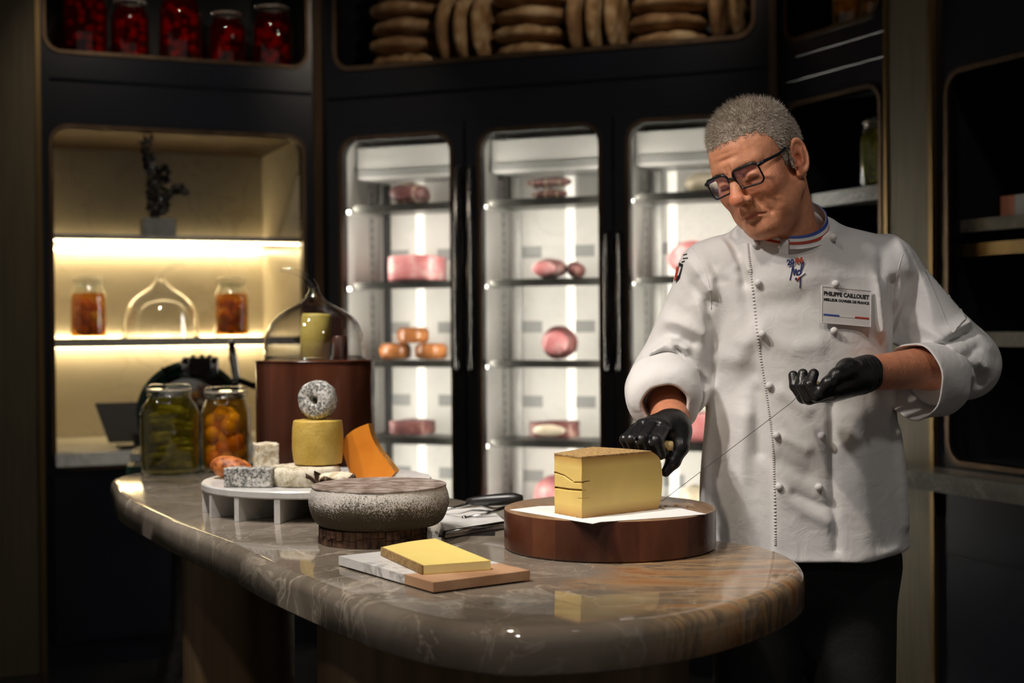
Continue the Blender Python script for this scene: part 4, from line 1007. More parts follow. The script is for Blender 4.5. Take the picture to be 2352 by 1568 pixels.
for k in range(n): b.faces.new((front[k], front[(k + 1) % n], back[(k + 1) % n], back[k]))
b.faces.new(back[::-1]); obj('rind', b, 'mimolette_rind', t, autosmooth=50)

# ------------------------------------------------------------------ big grey wheel on a bark log slice
def grey_rind():
    m, nt, b = nt_new('grey_rind'); v = coords(nt)
    n1 = N(nt, 'ShaderNodeTexNoise', Scale=330.0, Detail=5.0, Roughness=0.75); nt.links.new(v, n1.inputs['Vector'])
    n2 = N(nt, 'ShaderNodeTexNoise', Scale=14.0, Detail=4.0); nt.links.new(v, n2.inputs['Vector'])
    sx = nt.nodes.new('ShaderNodeSeparateXYZ'); nt.links.new(v, sx.inputs[0])
    mr = N(nt, 'ShaderNodeMapRange'); nt.links.new(sx.outputs[2], mr.inputs[0]); mr.inputs[1].default_value = 0.02; mr.inputs[2].default_value = 0.078
    r2 = ramp(nt, mr.outputs[0], [(0.0, srgb(62, 50, 28)), (0.45, srgb(72, 62, 42)), (0.8, srgb(82, 76, 66)), (1.0, srgb(80, 72, 66))])
    a = N(nt, 'ShaderNodeMath', operation='MULTIPLY_ADD'); nt.links.new(n2.outputs['Fac'], a.inputs[0]); a.inputs[1].default_value = 0.30; nt.links.new(n1.outputs['Fac'], a.inputs[2])
    a2 = N(nt, 'ShaderNodeMath', operation='MULTIPLY_ADD'); nt.links.new(mr.outputs[0], a2.inputs[0]); a2.inputs[1].default_value = 0.34; nt.links.new(a.outputs[0], a2.inputs[2])
    r1 = ramp(nt, a2.outputs[0], [(0.76, (0, 0, 0)), (0.92, (1, 1, 1))])
    mx = N(nt, 'ShaderNodeMix', data_type='RGBA'); nt.links.new(r1.outputs[0], mx.inputs['Factor']); nt.links.new(r2.outputs[0], mx.inputs[6]); mx.inputs[7].default_value = c4(srgb(214, 208, 202))
    # cloth weave relief
    w1 = N(nt, 'ShaderNodeTexWave', Scale=190.0, Distortion=1.0); w1.bands_direction = 'DIAGONAL'; nt.links.new(v, w1.inputs['Vector'])
    mm = N(nt, 'ShaderNodeMath', operation='MULTIPLY_ADD'); nt.links.new(w1.outputs['Fac'], mm.inputs[0]); mm.inputs[1].default_value = 0.4; nt.links.new(n1.outputs['Fac'], mm.inputs[2])
    bump(nt, b, mm.outputs[0], 0.7, 0.002)
    nt.links.new(mx.outputs[2], b.inputs['Base Color']); setp(b, Roughness=0.62)
grey_rind()
pm('grey_top', [(0.32, srgb(104, 88, 78)), (0.5, srgb(140, 124, 114)), (0.7, srgb(178, 168, 162))], scale=38, rough=0.55, distort=0.2, bstr=0.3, bscale=110, detail=8)
WXc, WYc = -0.257, 2.725
t = thing('grey_cheese', 'large grey-rinded cheese wheel resting on the bark log slice', 'cheese', (WXc, WYc, TZ + 0.0315))
pw = catmull([(0.0, 0.0), (0.06, 0.0), (0.104, 0.0005), (0.117, 0.005), (0.126, 0.016), (0.133, 0.035), (0.1345, 0.046), (0.132, 0.060), (0.1285, 0.071), (0.1275, 0.0755)], 4, False)
b = lathe(NB(), [(max(x, 0), z) for x, z in pw], 120); b.normal_update()
for v in b.verts:
    if v.co.z > 0.004: v.co += v.normal * 0.0014 * mnoise.fractal(v.co * 22, 1, 2, 4)
obj('rind', b, 'grey_rind', t, smooth=True)
b = lathe(NB(), [(0.1268, 0.0735), (0.1290, 0.0748), (0.1288, 0.0768), (0.1262, 0.0775), (0.10, 0.0772), (0.05, 0.077), (0.0, 0.077)], 120); obj('top_crust', b, 'grey_top', t, autosmooth=60)
pm('bark', [(0.3, srgb(40, 26, 18)), (0.5, srgb(78, 52, 36)), (0.7, srgb(112, 82, 58))], scale=60, rough=0.8, stretch=(1, 1, 0.4), bstr=0.7, bscale=90)
pm('log_wood', (0.20, 0.11, 0.06), scale=30, rough=0.7)
t = thing('log_slice', 'bark-covered log slice under the grey cheese wheel', 'log slice', (-0.270, 2.722, TZ))
b = lathe(NB(), [(0, 0.0), (0.098, 0.0), (0.098, 0.031), (0, 0.031)], 64); obj('core', b, 'log_wood', t, autosmooth=40)
rnd = random.Random(11)
for k in range(46):
    a0 = 2 * PI * k / 46; a1 = a0 + 2 * PI / 46 * 0.93; zc = 0.0155 + rnd.uniform(-0.004, 0.004)
    for (z0, z1) in ((0.0008, zc), (zc + 0.001, 0.0305)):
        b = NB(); rr = 0.1035 + rnd.uniform(-0.0025, 0.002); vv = []
        for a in (a0, (a0 + a1) / 2, a1):
            for z in (z0, z1):
                for r in (0.097, rr - (0.0015 if a != (a0 + a1) / 2 else 0)): vv.append(b.verts.new((r * math.cos(a), r * math.sin(a), z)))
        # vv index = ai*4 + zi*2 + ri
        for i in (0, 1):
            A = i * 4; B = A + 4
            b.faces.new((vv[A + 1], vv[B + 1], vv[B + 3], vv[A + 3])); b.faces.new((vv[A + 2], vv[A + 3], vv[B + 3], vv[B + 2])); b.faces.new((vv[A], vv[B], vv[B + 1], vv[A + 1]))
        b.faces.new((vv[0], vv[1], vv[3], vv[2])); b.faces.new((vv[8], vv[10], vv[11], vv[9]))
        obj('bark_flake', b, 'bark', t)

# ------------------------------------------------------------------ marble and wood plank with cheese slice
wood('plank_wood', [(0.3, srgb(142, 104, 76)), (0.5, srgb(176, 136, 104)), (0.72, srgb(196, 158, 126))], scale=14, stretch=(0.3, 1, 1), rough=0.5)
veined('plank_marble', [(0.3, (0.66, 0.65, 0.64)), (0.7, (0.80, 0.79, 0.78))], (0.22, 0.21, 0.21), scale=8.0, vscale=9, vwidth=0.05, rough=0.22, vamt=0.7)
PZ = TZ + 0.018
Lc, Bc, Rc, Fc = (G(x, y, PZ) for x, y in [(792, 1276), (972, 1254), (1227, 1308), (984, 1339)])
ex = (Fc - Lc + Rc - Bc)[:2]; ey = (Bc - Lc + Rc - Fc)[:2]
cen = (Lc + Bc + Rc + Fc)[:2] / 4
lx, ly = np.linalg.norm(ex) / 2, np.linalg.norm(ey) / 2
ang = math.atan2(ex[1], ex[0])
t = thing('cheese_plank', 'rectangular white marble plank with a wooden end strip under the cut cheese', 'board', (cen[0], cen[1], TZ), ang)
ey_l = 1 if (ex[0] * ey[1] - ex[1] * ey[0]) > 0 else -1
wx = lx * 0.5 - lx * 0.28
def plankpart(name, x0, x1, mat):
    b = NB(); box(b, x0, x1, -ly / 2, ly / 2, 0.003, 0.018); bevel(b, 0.0025, 3); return obj(name, b, mat, t, autosmooth=40)
plankpart('marble_part', -lx / 2, wx - 0.0003, 'plank_marble'); plankpart('wood_part', wx + 0.0003, lx / 2, 'plank_wood')
for sx_ in (-1, 1):
    for sy_ in (-1, 1):
        b = lathe(NB(), [(0, 0.0002), (0.005, 0.0002), (0.005, 0.0032), (0, 0.0032)], 12, Matrix.Translation((sx_ * (lx / 2 - 0.015), sy_ * (ly / 2 - 0.015), 0))); obj('foot_pad', b, 'black_plastic', t)
grad_paste('slice_paste', srgb(240, 228, 166), srgb(238, 208, 100), 0.0, 0.016, 0.003, noise_amp=0.05)
cheese_mat('slice_rind', [(0.3, srgb(112, 84, 46)), (0.7, srgb(168, 136, 84))], scale=120, rough=0.8, bstr=0.7, bscale=300)
HS = 0.0150
cA, cB, cC, cD = (G(x, y, PZ + HS) for x, y in [(878, 1256), (1000, 1236), (1127, 1287), (973, 1298)])
o0 = G(1000, 1285, PZ)
t = thing('cheese_slice', 'thick pale yellow cheese slice with brown rind on the marble plank', 'cheese', (o0[0], o0[1], PZ))
loc = lambda p_: np.array([p_[0] - o0[0], p_[1] - o0[1]])
A_, B_, C_, D_ = loc(cA), loc(cB), loc(cC), loc(cD)
mid = (A_ + B_) / 2 + np.array([-0.012, 0.012])
outl = [D_ + (A_ - D_) * k / 8 for k in range(8)] + [A_ + (B_ - A_) * (k / 10) + (np.array([-0.3, 0.95]) * 0.010 * math.sin(PI * k / 10)) for k in range(10)] + [B_ + (C_ - B_) * k / 8 for k in range(8)] + [C_ + (D_ - C_) * k / 8 for k in range(8)]
outl = outl[::-1]
b = NB(); prism(b, [tuple(p_) for p_ in outl], 0.0005, HS); bevel(b, 0.0012, 2); obj('paste', b, 'slice_paste', t, autosmooth=40)
rnd_pts = outl[::-1][:18]
b = NB(); lo = []; hi = []; lo2 = []; hi2 = []
for k, p_ in enumerate(rnd_pts):
    nb = rnd_pts[min(k + 1, len(rnd_pts) - 1)] - rnd_pts[max(k - 1, 0)]; nb = np.array([nb[1], -nb[0]]) / np.linalg.norm(nb) * -1.0
    if np.dot(nb, p_ - np.mean(outl, 0)) < 0: nb = -nb
    for arr, r, z in ((lo, 0.0003, 0.0006), (hi, 0.0003, HS + 0.0004), (lo2, 0.0030, 0.0012), (hi2, 0.0026, HS - 0.0002)): arr.append(b.verts.new((p_[0] + nb[0] * r, p_[1] + nb[1] * r, z)))
for k in range(len(lo) - 1):
    b.faces.new((lo[k], lo[k + 1], hi[k + 1], hi[k])); b.faces.new((hi[k], hi[k + 1], hi2[k + 1], hi2[k])); b.faces.new((hi2[k], hi2[k + 1], lo2[k + 1], lo2[k])); b.faces.new((lo2[k], lo2[k + 1], lo[k + 1], lo[k]))
b.faces.new((lo[0], hi[0], hi2[0], lo2[0])); b.faces.new((lo[-1], lo2[-1], hi2[-1], hi[-1]))
obj('rind', b, 'slice_rind', t, autosmooth=50)

# ------------------------------------------------------------------ wire slicer lying on a small marble board
pm('steel', (0.50, 0.50, 0.49), scale=10, rough=0.2, metallic=1.0)
q = [G(x, y, TZ + 0.016) for x, y in [(1022, 1219), (1160, 1196), (1120, 1163), (1000, 1172)]]
cen = sum(q)[:2] / 4; ex = (q[1] - q[0])[:2]; ang = math.atan2(ex[1], ex[0])
t = thing('slicer_board', 'small grey marble slicing board with steel edge beside the grey wheel', 'board', (0.0, 0.0, TZ))
pts = [(p_[0], p_[1]) for p_ in q]
b = NB(); prism(b, pts, 0.002, 0.016); bevel(b, 0.0015); obj('slab', b, 'white_marble', t, autosmooth=40)
b = NB(); d0 = (q[1] - q[0]) / np.linalg.norm(q[1] - q[0]); 
tube(b, [(q[0][0] - d0[0] * 0.0, q[0][1] - 0.006, 0.013), (q[1][0], q[1][1] - 0.006, 0.013)], 0.0045, 10); obj('edge_rail', b, 'steel', t, smooth=True)
b = NB(); box(b, min(p_[0] for p_ in pts) + 0.02, max(p_[0] for p_ in pts) - 0.02, min(p_[1] for p_ in pts) + 0.04, max(p_[1] for p_ in pts) - 0.03, 0.0002, 0.002); obj('rubber_base', b, 'black_plastic', t)
zt2 = TZ + 0.017
h1, h2 = P(1072, 1152, 3.03), P(1200, 1143, 3.00)
t = thing('wire_slicer', 'steel wire cheese slicer with thick black handle lying on the small board', 'slicer', (0, 0, 0))
b = NB(); dv = (h2 - h1)
hp = [h1 + dv * u for u in np.linspace(0, 1, 9)]
tube(b, hp, [0.006, 0.009, 0.0105, 0.012, 0.0125, 0.0125, 0.0125, 0.0115, 0.006], 16); obj('handle', b, 'black_plastic', t, smooth=True)
def PU(*a): return P(*a) + np.array([0, 0, 0.006])
b = NB(); f0 = PU(1045, 1172, 2.98); f1 = PU(1085, 1162, 3.05); f2 = PU(1135, 1176, 2.99); f3 = PU(1160, 1172, 2.96); f4 = PU(1070, 1196, 2.92)
tube(b, catmull([tuple(PU(1000, 1180, 2.99)), tuple(f0), tuple(f1), tuple(PU(1110, 1168, 3.02)), tuple(f2), tuple(f3)], 5, False), 0.0035, 8)
tube(b, [tuple(f3), tuple(PU(1118, 1187, 2.93)), tuple(f4)], 0.0035, 8)
obj('bow', b, 'steel', t, smooth=True)
b = NB(); tube(b, [tuple(f4), tuple(PU(1000, 1184, 2.99))], 0.0005, 6); obj('slicer_wire', b, 'steel', t)
b = NB(); tube(b, [tuple(f4 - (f3 - f4) * 0.08), tuple(f4)], 0.0055, 10); obj('end_nut', b, 'steel', t, smooth=True)

# ------------------------------------------------------------------ round butcher block
wood('board_wood_a', [(0.3, (0.040, 0.012, 0.006)), (0.5, (0.060, 0.018, 0.009)), (0.72, (0.088, 0.029, 0.014))], scale=16, stretch=(1, 0.15, 0.35), rough=0.24)
wood('board_wood_b', [(0.3, (0.030, 0.009, 0.005)), (0.5, (0.055, 0.018, 0.009)), (0.72, (0.085, 0.030, 0.015))], scale=16, stretch=(1, 0.15, 0.35), rough=0.24)
wood('board_wood_c', [(0.3, (0.055, 0.018, 0.009)), (0.5, (0.080, 0.026, 0.012)), (0.72, (0.115, 0.040, 0.019))], scale=16, stretch=(1, 0.15, 0.35), rough=0.24)
wood('board_top', [(0.3, (0.17, 0.095, 0.048)), (0.5, (0.26, 0.155, 0.085)), (0.72, (0.34, 0.215, 0.125))], scale=30, stretch=(1, 0.12, 1), rough=0.30)
BX, BY, BR, BZ = 0.178, 2.635, 0.196, 0.993
t = thing('round_board', 'thick round dark wooden cutting board under the big cheese block', 'cutting board', (BX, BY, TZ), R_(6))
hb = BZ - TZ
edges = [-BR, -0.158, -0.122, -0.075, -0.030, 0.018, 0.070, 0.112, 0.160, BR]
for k in range(9):
    a, c = edges[k], edges[k + 1]
    def outline(rho):
        aa, cc = max(a, -rho * 0.9999), min(c, rho * 0.9999); m = 14
        fr = [(x, -math.sqrt(max(rho * rho - x * x, 0))) for x in np.linspace(aa, cc, m)]
        bk = [(x, math.sqrt(max(rho * rho - x * x, 0))) for x in np.linspace(cc, aa, m)]
        return fr + bk
    lv = [(BR - 0.003, 0.0005), (BR, 0.004), (BR, hb - 0.004), (BR - 0.0012, hb - 0.0012), (BR - 0.004, hb)]
    b = NB(); rings = [[b.verts.new((x, y, z)) for x, y in outline(r)] for r, z in lv]
    for A, B in zip(rings[:-1], rings[1:]):
        n = len(A)
        for i in range(n):
            try: b.faces.new((A[i], A[(i + 1) % n], B[(i + 1) % n], B[i]))
            except ValueError: pass
    b.faces.new(rings[0][::-1]); tf = b.faces.new(rings[-1])
    o = obj('wood_stave', b, ['board_wood_a', 'board_wood_b', 'board_wood_c'][(k * 2 + k // 3) % 3], t, autosmooth=30)
    o.data.materials.append(MATS['board_top'])
    for p_ in o.data.polygons:
        if p_.center.z > hb - 0.0006: p_.material_index = 1

# paper sheet
pm('paper', (0.80, 0.80, 0.80), scale=12, rough=0.75)
pm('paper_ink', (0.36, 0.36, 0.38), scale=12, rough=0.8)
pz = BZ + 0.0009
pp = [G(x, y, pz) for x, y in [(1170, 1170), (1250, 1183), (1330, 1197), (1362, 1202), (1380, 1198), (1470, 1192), (1560, 1186), (1622, 1180), (1560, 1166), (1400, 1158), (1240, 1162)]]
t = thing('paper_sheet', 'white printed paper sheet under the cheese block on the round board', 'paper', (BX, BY, pz))
b = NB(); prism(b, [(p_[0] - BX, p_[1] - BY) for p_ in pp], -0.0005, 0.0001); obj('sheet', b, 'paper', t)
b = NB(); rnd = random.Random(4)
for (x, y, n) in [(1205, 1172, 6), (1262, 1184, 8), (1300, 1191, 6), (1392, 1193, 10), (1440, 1186, 8), (1490, 1189, 8), (1520, 1178, 9), (1580, 1181, 8), (1545, 1174, 6), (1600, 1177, 4), (1225, 1167, 6), (1375, 1200, 5)]:
    for i in range(n):
        p0 = G(x + i * 3.4, y - i * 0.3, pz + 0.0002); p1 = G(x + i * 3.4 + rnd.uniform(1.2, 2.6), y - i * 0.3 + rnd.uniform(-2.2, 1.6), pz + 0.0002)
        w = 0.0003; vs = [b.verts.new((p_[0] - BX + dx, p_[1] - BY + dy, 0.0003)) for p_, dx, dy in ((p0, 0, -w), (p1, w, -w), (p1, w, w), (p0, 0, w))]; b.faces.new(vs)
obj('printed_script', b, 'paper_ink', t)['kind'] = 'stuff'

# ------------------------------------------------------------------ big block of pressed cheese
grad_paste('comte_paste', srgb(226, 196, 116), srgb(178, 130, 66), 0.0, 0.108, 0.020, noise_amp=0.06)
pm('comte_rind', [(0.3, srgb(128, 94, 54)), (0.5, srgb(172, 138, 86)), (0.72, srgb(204, 174, 118))], scale=150, rough=0.85, bstr=0.8, bscale=260)
KZ = BZ + 0.0012; KH = 0.106
kA = G(1337, 1190, KZ)[:2]; kB = G(1511, 1169, KZ)[:2]; kL = G(1274, 1178, KZ)[:2]; kD = np.array([0.158, 2.690])
k0 = np.array([0.17, 2.58])
kA, kB, kL, kD = kA - k0, kB - k0, kL - k0, kD - k0
t = thing('cheese_block', 'big cracked wedge block of firm yellow cheese on paper', 'cheese', (k0[0], k0[1], KZ))
def flare(v, rind):   # small barrel of the rind end, rounded shoulders
    return rind * (0.012 * math.sin(PI * min(max(v, 0), 1)) ** 0.7 - 0.016 * max(0, (v - 0.82) / 0.18) ** 2)
def face_grid(name, p0, p1, mat, cracks, nu=90, nv=70, r0=0.0, r1=0.0, top_in=0.0):
    """vertical cut face from p0 to p1; cracks = polylines in (u, v) metres with width and depth"""
    d = p1 - p0; L = np.linalg.norm(d); d = d / L; nin = np.array([-d[1], d[0]])
    V = np.zeros((nu + 1, nv + 1, 3)); U, W = np.meshgrid(np.linspace(0, 1, nu + 1), np.linspace(0, 1, nv + 1), indexing='ij')
    ext = np.vectorize(lambda v: flare(v, 1.0))(W)
    s = U * L + ext * (U * r1 - (1 - U) * r0)
    dep = np.zeros_like(s)
    for pts, w, dp in cracks:
        for (a, c) in zip(pts[:-1], pts[1:]):
            a = np.array(a); c = np.array(c); ba = c - a
            X = np.stack([U * L, W * KH], -1) - a; h = np.clip((X @ ba) / (ba @ ba), 0, 1)
            dd = np.linalg.norm(X - h[..., None] * ba, axis=-1); dep = np.maximum(dep, dp * np.exp(-(dd / w) ** 4))
    ns = np.array([[mnoise.noise(Vector((float(u) * 6, float(w) * 4, L * 50))) for w in np.linspace(0, 1, nv + 1)] for u in np.linspace(0, 1, nu + 1)]) * 0.0008
    V[..., 0] = p0[0] + d[0] * s + nin[0] * (dep + ns); V[..., 1] = p0[1] + d[1] * s + nin[1] * (dep + ns); V[..., 2] = W * KH
    idx = np.arange((nu + 1) * (nv + 1)).reshape(nu + 1, nv + 1)
    Q = np.stack([idx[:-1, :-1], idx[1:, :-1], idx[1:, 1:], idx[:-1, 1:]], -1).reshape(-1, 4)
    return from_np(name, V.reshape(-1, 3), Q, mat, t)
LL = np.linalg.norm(kA - kL)
face_grid('cut_face', kA, kB, 'comte_paste', [([(0, 0.0625), (0.016, 0.0640)], 0.0007, 0.004), ([(0, 0.034), (0.012, 0.035)], 0.0004, 0.0015)], r1=1.0)
face_grid('end_face', kL, kA, 'comte_paste', [([(0.0, 0.073), (LL * 0.35, 0.070), (LL * 0.65, 0.062)], 0.0009, 0.006), ([(LL * 0.72, 0.0605), (LL, 0.0625)], 0.0009, 0.006), ([(0.0, 0.046), (LL * 0.5, 0.0465), (LL, 0.0485)], 0.0014, 0.008), ([(LL * 0.85, 0.0335), (LL, 0.034)], 0.0005, 0.002)], nu=70, nv=120)
face_grid('back_face', kD, kL, 'comte_paste', [], nu=20, nv=20, r0=1.0)
# rind end, top and bottom
nu, nv = 30, 30; V = []; 
dB = (kB - kA) / np.linalg.norm(kB - kA); dD = (kD - kL) / np.linalg.norm(kD - kL)
for i in range(nu + 1):
    u = i / nu; base = kB + (kD - kB) * u; dr = dB * (1 - u) + dD * u; dr = dr / np.linalg.norm(dr)
    bul = 0.012 * math.sin(PI * u)
    for j in range(nv + 1):
        v = j / nv; e = flare(v, 1.0) + bul * math.sin(PI * (0.15 + 0.7 * v)) + 0.0008 * mnoise.noise(Vector((u * 30, v * 24, 3)))
        V.append((base[0] + dr[0] * e, base[1] + dr[1] * e, v * KH))
idx = np.arange((nu + 1) * (nv + 1)).reshape(nu + 1, nv + 1); Q = np.stack([idx[:-1, :-1], idx[1:, :-1], idx[1:, 1:], idx[:-1, 1:]], -1).reshape(-1, 4)
ro = from_np('rind', V, Q, 'comte_rind', t)
top = [kL, kA] + [np.array(V[idx[i, nv]][:2]) for i in range(nu + 1)]
for nm, z0, z1, g in (('top_rind', KH - 0.0012, KH + 0.0012, 1.0), ('bottom_rind', -0.0010, 0.0012, 1.0)):
    src = top if nm == 'top_rind' else [kL, kA] + [np.array(V[idx[i, 0]][:2]) for i in range(nu + 1)]
    c = sum(src) / len(src)
    b = NB(); prism(b, [tuple(p_ + (p_ - c) / np.linalg.norm(p_ - c) * 0.0008) for p_ in src], z0, z1)
    obj(nm, b, 'comte_rind', t)
# rind crumbs
rnd = random.Random(9)
crs = [(1517, 1167, 'at the foot of the rind'), (1529, 1164, 'second from the cheese block'), (1541, 1166, 'with a long tail shape'), (1553, 1162, 'lying free on the bare board wood'), (1579, 1164, 'beside the paper edge at the back'), (1523, 1170, 'nearest the paper on the board')]
for k, (x, y, w) in enumerate(crs):
    g = G(x, y, BZ); b = NB(); blob(b, (0, 0, 0.0014), (rnd.uniform(0.002, 0.0045), 0.002, 0.0014), 2); b.normal_update(); noisy(b, 0.0006, 900, k)
    lo = min(v.co.z for v in b.verts)
    for v in b.verts: v.co.z -= lo
    o = obj('rind_crumb', b, 'comte_rind', smooth=True); o.location = (g[0], g[1], BZ + 0.0003); tag(o, 'tiny brown rind crumb ' + w, 'crumb', 'rind crumbs on the round board')
# ------------------------------------------------------------------ the chef
PL = Vector((0.585, 2.90, 0.0))
person = thing('person', 'man in white chef jacket, glasses and black gloves cutting cheese with a wire', 'person', PL)
PINV = Matrix.Translation(-PL)
def wear(o, parent=person):
    """o is modelled in world coordinates: hang it under its parent without moving it"""
    o.parent = parent
    o.matrix_parent_inverse = PINV if parent is person else Matrix.Identity(4)
    return o
A3 = lambda *a: np.array(a, np.float32)

# joints
S_R, E_R, W_R = A3(0.418, 2.895, 1.425), P(1533, 885, 2.93).astype(np.float32), P(1541, 982, 2.738).astype(np.float32)
S_L, E_L, W_L = A3(0.750, 2.905, 1.430), P(2212, 835, 2.885).astype(np.float32), P(1990, 858, 2.715).astype(np.float32)
# head pose: local x = his left, y = back, z = up
def rot3(yaw, pitch, roll):
    cy, sy = math.cos(yaw), math.sin(yaw); cp, sp = math.cos(pitch), math.sin(pitch); cr, sr = math.cos(roll), math.sin(roll)
    return np.array([[cr, 0, sr], [0, 1, 0], [-sr, 0, cr]]) @ np.array([[cy, -sy, 0], [sy, cy, 0], [0, 0, 1]]) @ np.array([[1, 0, 0], [0, cp, -sp], [0, sp, cp]])
HR = rot3(R_(-45), R_(9), R_(-19)).astype(np.float32)
HV = A3(0.4935, 2.80, 1.628)
def H2W(p_): return HR @ np.asarray(p_, np.float32) + HV
def W2H(p_): return (p_ - HV) @ HR

def head_sdf(q):
    """q: points in head space"""
    x = np.abs(q[..., 0:1]); m = np.concatenate([x, q[..., 1:]], -1)     # mirrored
    d = sd_ell(q, (0, 0.014, 0.048), (0.0755, 0.0975, 0.086))
    d = smin(d, sd_ell(q, (0, -0.034, 0.045), (0.064, 0.060, 0.062)), 0.03)
    d = smin(d, sd_ell(q, (0, -0.034, -0.018), (0.060, 0.058, 0.080)), 0.03)
    d = smin(d, sd_cone(m, (0.050, 0.004, -0.048), (0.016, -0.068, -0.088), 0.024, 0.021), 0.025)
    d = smin(d, sd_ell(q, (0, -0.030, -0.094), (0.046, 0.050, 0.028)), 0.03)       # under the jaw
    d = smin(d, sd_sph(m, (0.043, -0.055, -0.018), 0.027), 0.025)                    # cheeks
    d = smin(d, sd_ell(m, (0.046, -0.040, -0.062), (0.022, 0.030, 0.026)), 0.02)     # jowls
    d = smin(d, sd_cone(m, (0.006, -0.087, 0.034), (0.043, -0.072, 0.036), 0.012, 0.010), 0.016)   # brow
    d = smax(d, -sd_ell(m, (0.033, -0.101, 0.012), (0.019, 0.016, 0.013)), 0.014)    # sockets
    d = smin(d, sd_ell(m, (0.0325, -0.0755, 0.011), (0.0165, 0.0145, 0.0125)), 0.004)  # eyeball under the lid
    # heavy upper lid with a crease, lower lid with a bag
    d = smin(d, sd_cone(m, (0.020, -0.0865, 0.005), (0.045, -0.078, 0.004), 0.0028, 0.0024), 0.004)
    d = smax(d, -sd_cone(m, (0.019, -0.0925, 0.0195), (0.047, -0.083, 0.019), 0.0018, 0.0014), 0.004)
    d = smin(d, sd_ell(m, (0.032, -0.080, -0.006), (0.015, 0.006, 0.005)), 0.008)
    # nose
    d = smin(d, sd_cone(q, (0, -0.088, 0.024), (0, -0.1130, -0.016), 0.0085, 0.0120), 0.014)
    d = smin(d, sd_ell(q, (0, -0.1145, -0.022), (0.0160, 0.0145, 0.0135)), 0.008)
    d = smin(d, sd_ell(m, (0.0165, -0.1010, -0.0275), (0.0086, 0.0120, 0.0090)), 0.005)
    d = smin(d, sd_cone(q, (0, -0.105, -0.032), (0, -0.094, -0.040), 0.006, 0.006), 0.008)
    d = smax(d, -sd_ell(m, (0.0085, -0.1065, -0.0375), (0.0046, 0.0066, 0.0056)), 0.003)
    # muzzle, lips, chin
    d = smin(d, sd_ell(q, (0, -0.072, -0.055), (0.036, 0.024, 0.026)), 0.016)
    for a, b_ in (((0.0, -0.0945, -0.0550), (0.013, -0.0930, -0.0560)), ((0.013, -0.0930, -0.0560), (0.026, -0.0835, -0.0620))):
        d = smin(d, sd_cone(m, a, b_, 0.0046, 0.0034), 0.005)
    for a, b_ in (((0.0, -0.0935, -0.0655), (0.014, -0.0910, -0.0660)), ((0.014, -0.0910, -0.0660), (0.024, -0.0835, -0.0655))):
        d = smin(d, sd_cone(m, a, b_, 0.0058, 0.0036), 0.006)
    for a, b_ in (((0.0, -0.1000, -0.0602), (0.014, -0.0980, -0.0612)), ((0.014, -0.0980, -0.0612), (0.030, -0.0865, -0.0675))):
        d = smax(d, -sd_cone(m, a, b_, 0.0021, 0.0014), 0.003)
    d = smax(d, -sd_cone(q, (-0.014, -0.0985, -0.0765), (0.014, -0.0985, -0.0765), 0.0040, 0.0040), 0.010)
    d = smin(d, sd_ell(q, (0, -0.0790, -0.0900), (0.023, 0.0170, 0.0165)), 0.014)
    # nose-to-mouth fold and frown line
    for a, b_ in (((0.019, -0.0985, -0.022), (0.030, -0.0880, -0.044)), ((0.030, -0.0880, -0.044), (0.036, -0.0790, -0.068))):
        d = smax(d, -sd_cone(m, a, b_, 0.0022, 0.0018), 0.009)
    d = smax(d, -sd_cone(m, (0.0045, -0.1010, 0.044), (0.0060, -0.1000, 0.028), 0.0012, 0.0010), 0.006)
    for a, b_ in (((0.048, -0.066, 0.016), (0.060, -0.052, 0.022)), ((0.048, -0.066, 0.010), (0.061, -0.050, 0.009)), ((0.047, -0.066, 0.004), (0.059, -0.053, -0.004)), ((0.020, -0.089, -0.004), (0.046, -0.075, -0.012))):
        d = smax(d, -sd_cone(m, a, b_, 0.0012, 0.0008), 0.006)
    for zz in (0.058, 0.070): d = smax(d, -sd_cone(q, (-0.035, -0.0945, zz), (0.035, -0.0945, zz), 0.0010, 0.0010), 0.008)
    # ears
    Re = np.array([[0.94, 0.34, 0], [-0.34, 0.94, 0], [0, 0, 1]])
    mz = m - A3(0.0765, 0.008, 0.000)
    tl = R_(12); Rt = np.array([[1, 0, 0], [0, math.cos(tl), -math.sin(tl)], [0, math.sin(tl), math.cos(tl)]]); RR = (Rt @ Re.T).astype(np.float32)
    e = mz @ RR.T
    ear = sd_ell(e, (0.003, 0.006, 0.002), (0.0065, 0.0185, 0.0320))
    hel = np.abs(np.sqrt(((e[..., 1] - 0.006) / 0.0180) ** 2 + ((e[..., 2] - 0.003) / 0.0310) ** 2) - 1) * 0.0190
    hel = np.sqrt(hel ** 2 + (e[..., 0] - 0.0080) ** 2) - np.float32(0.0034)
    hel = np.where((e[..., 2] < -0.018) & (e[..., 1] < 0.006), 1.0, hel)
    ear = smin(ear, hel, 0.003)
    ear = smin(ear, sd_cone(e, (0.0075, 0.013, 0.016), (0.0075, 0.010, -0.010), 0.0030, 0.0030), 0.003)     # antihelix
    ear = smin(ear, sd_cone(e, (0.0065, 0.012, 0.010), (0.0065, 0.004, 0.020), 0.0024, 0.0020), 0.003)
    ear = smax(ear, -sd_ell(e, (0.0110, 0.0015, -0.002), (0.0090, 0.0075, 0.0120)), 0.0025)                  # concha
    ear = smin(ear, sd_ell(e, (0.004, -0.0085, -0.004), (0.0055, 0.0045, 0.0070)), 0.004)                    # tragus
    ear = smin(ear, sd_ell(e, (0.003, 0.001, -0.030), (0.0055, 0.0085, 0.0090)), 0.006)                      # lobe
    d = smin(d, ear, 0.006)
    return d

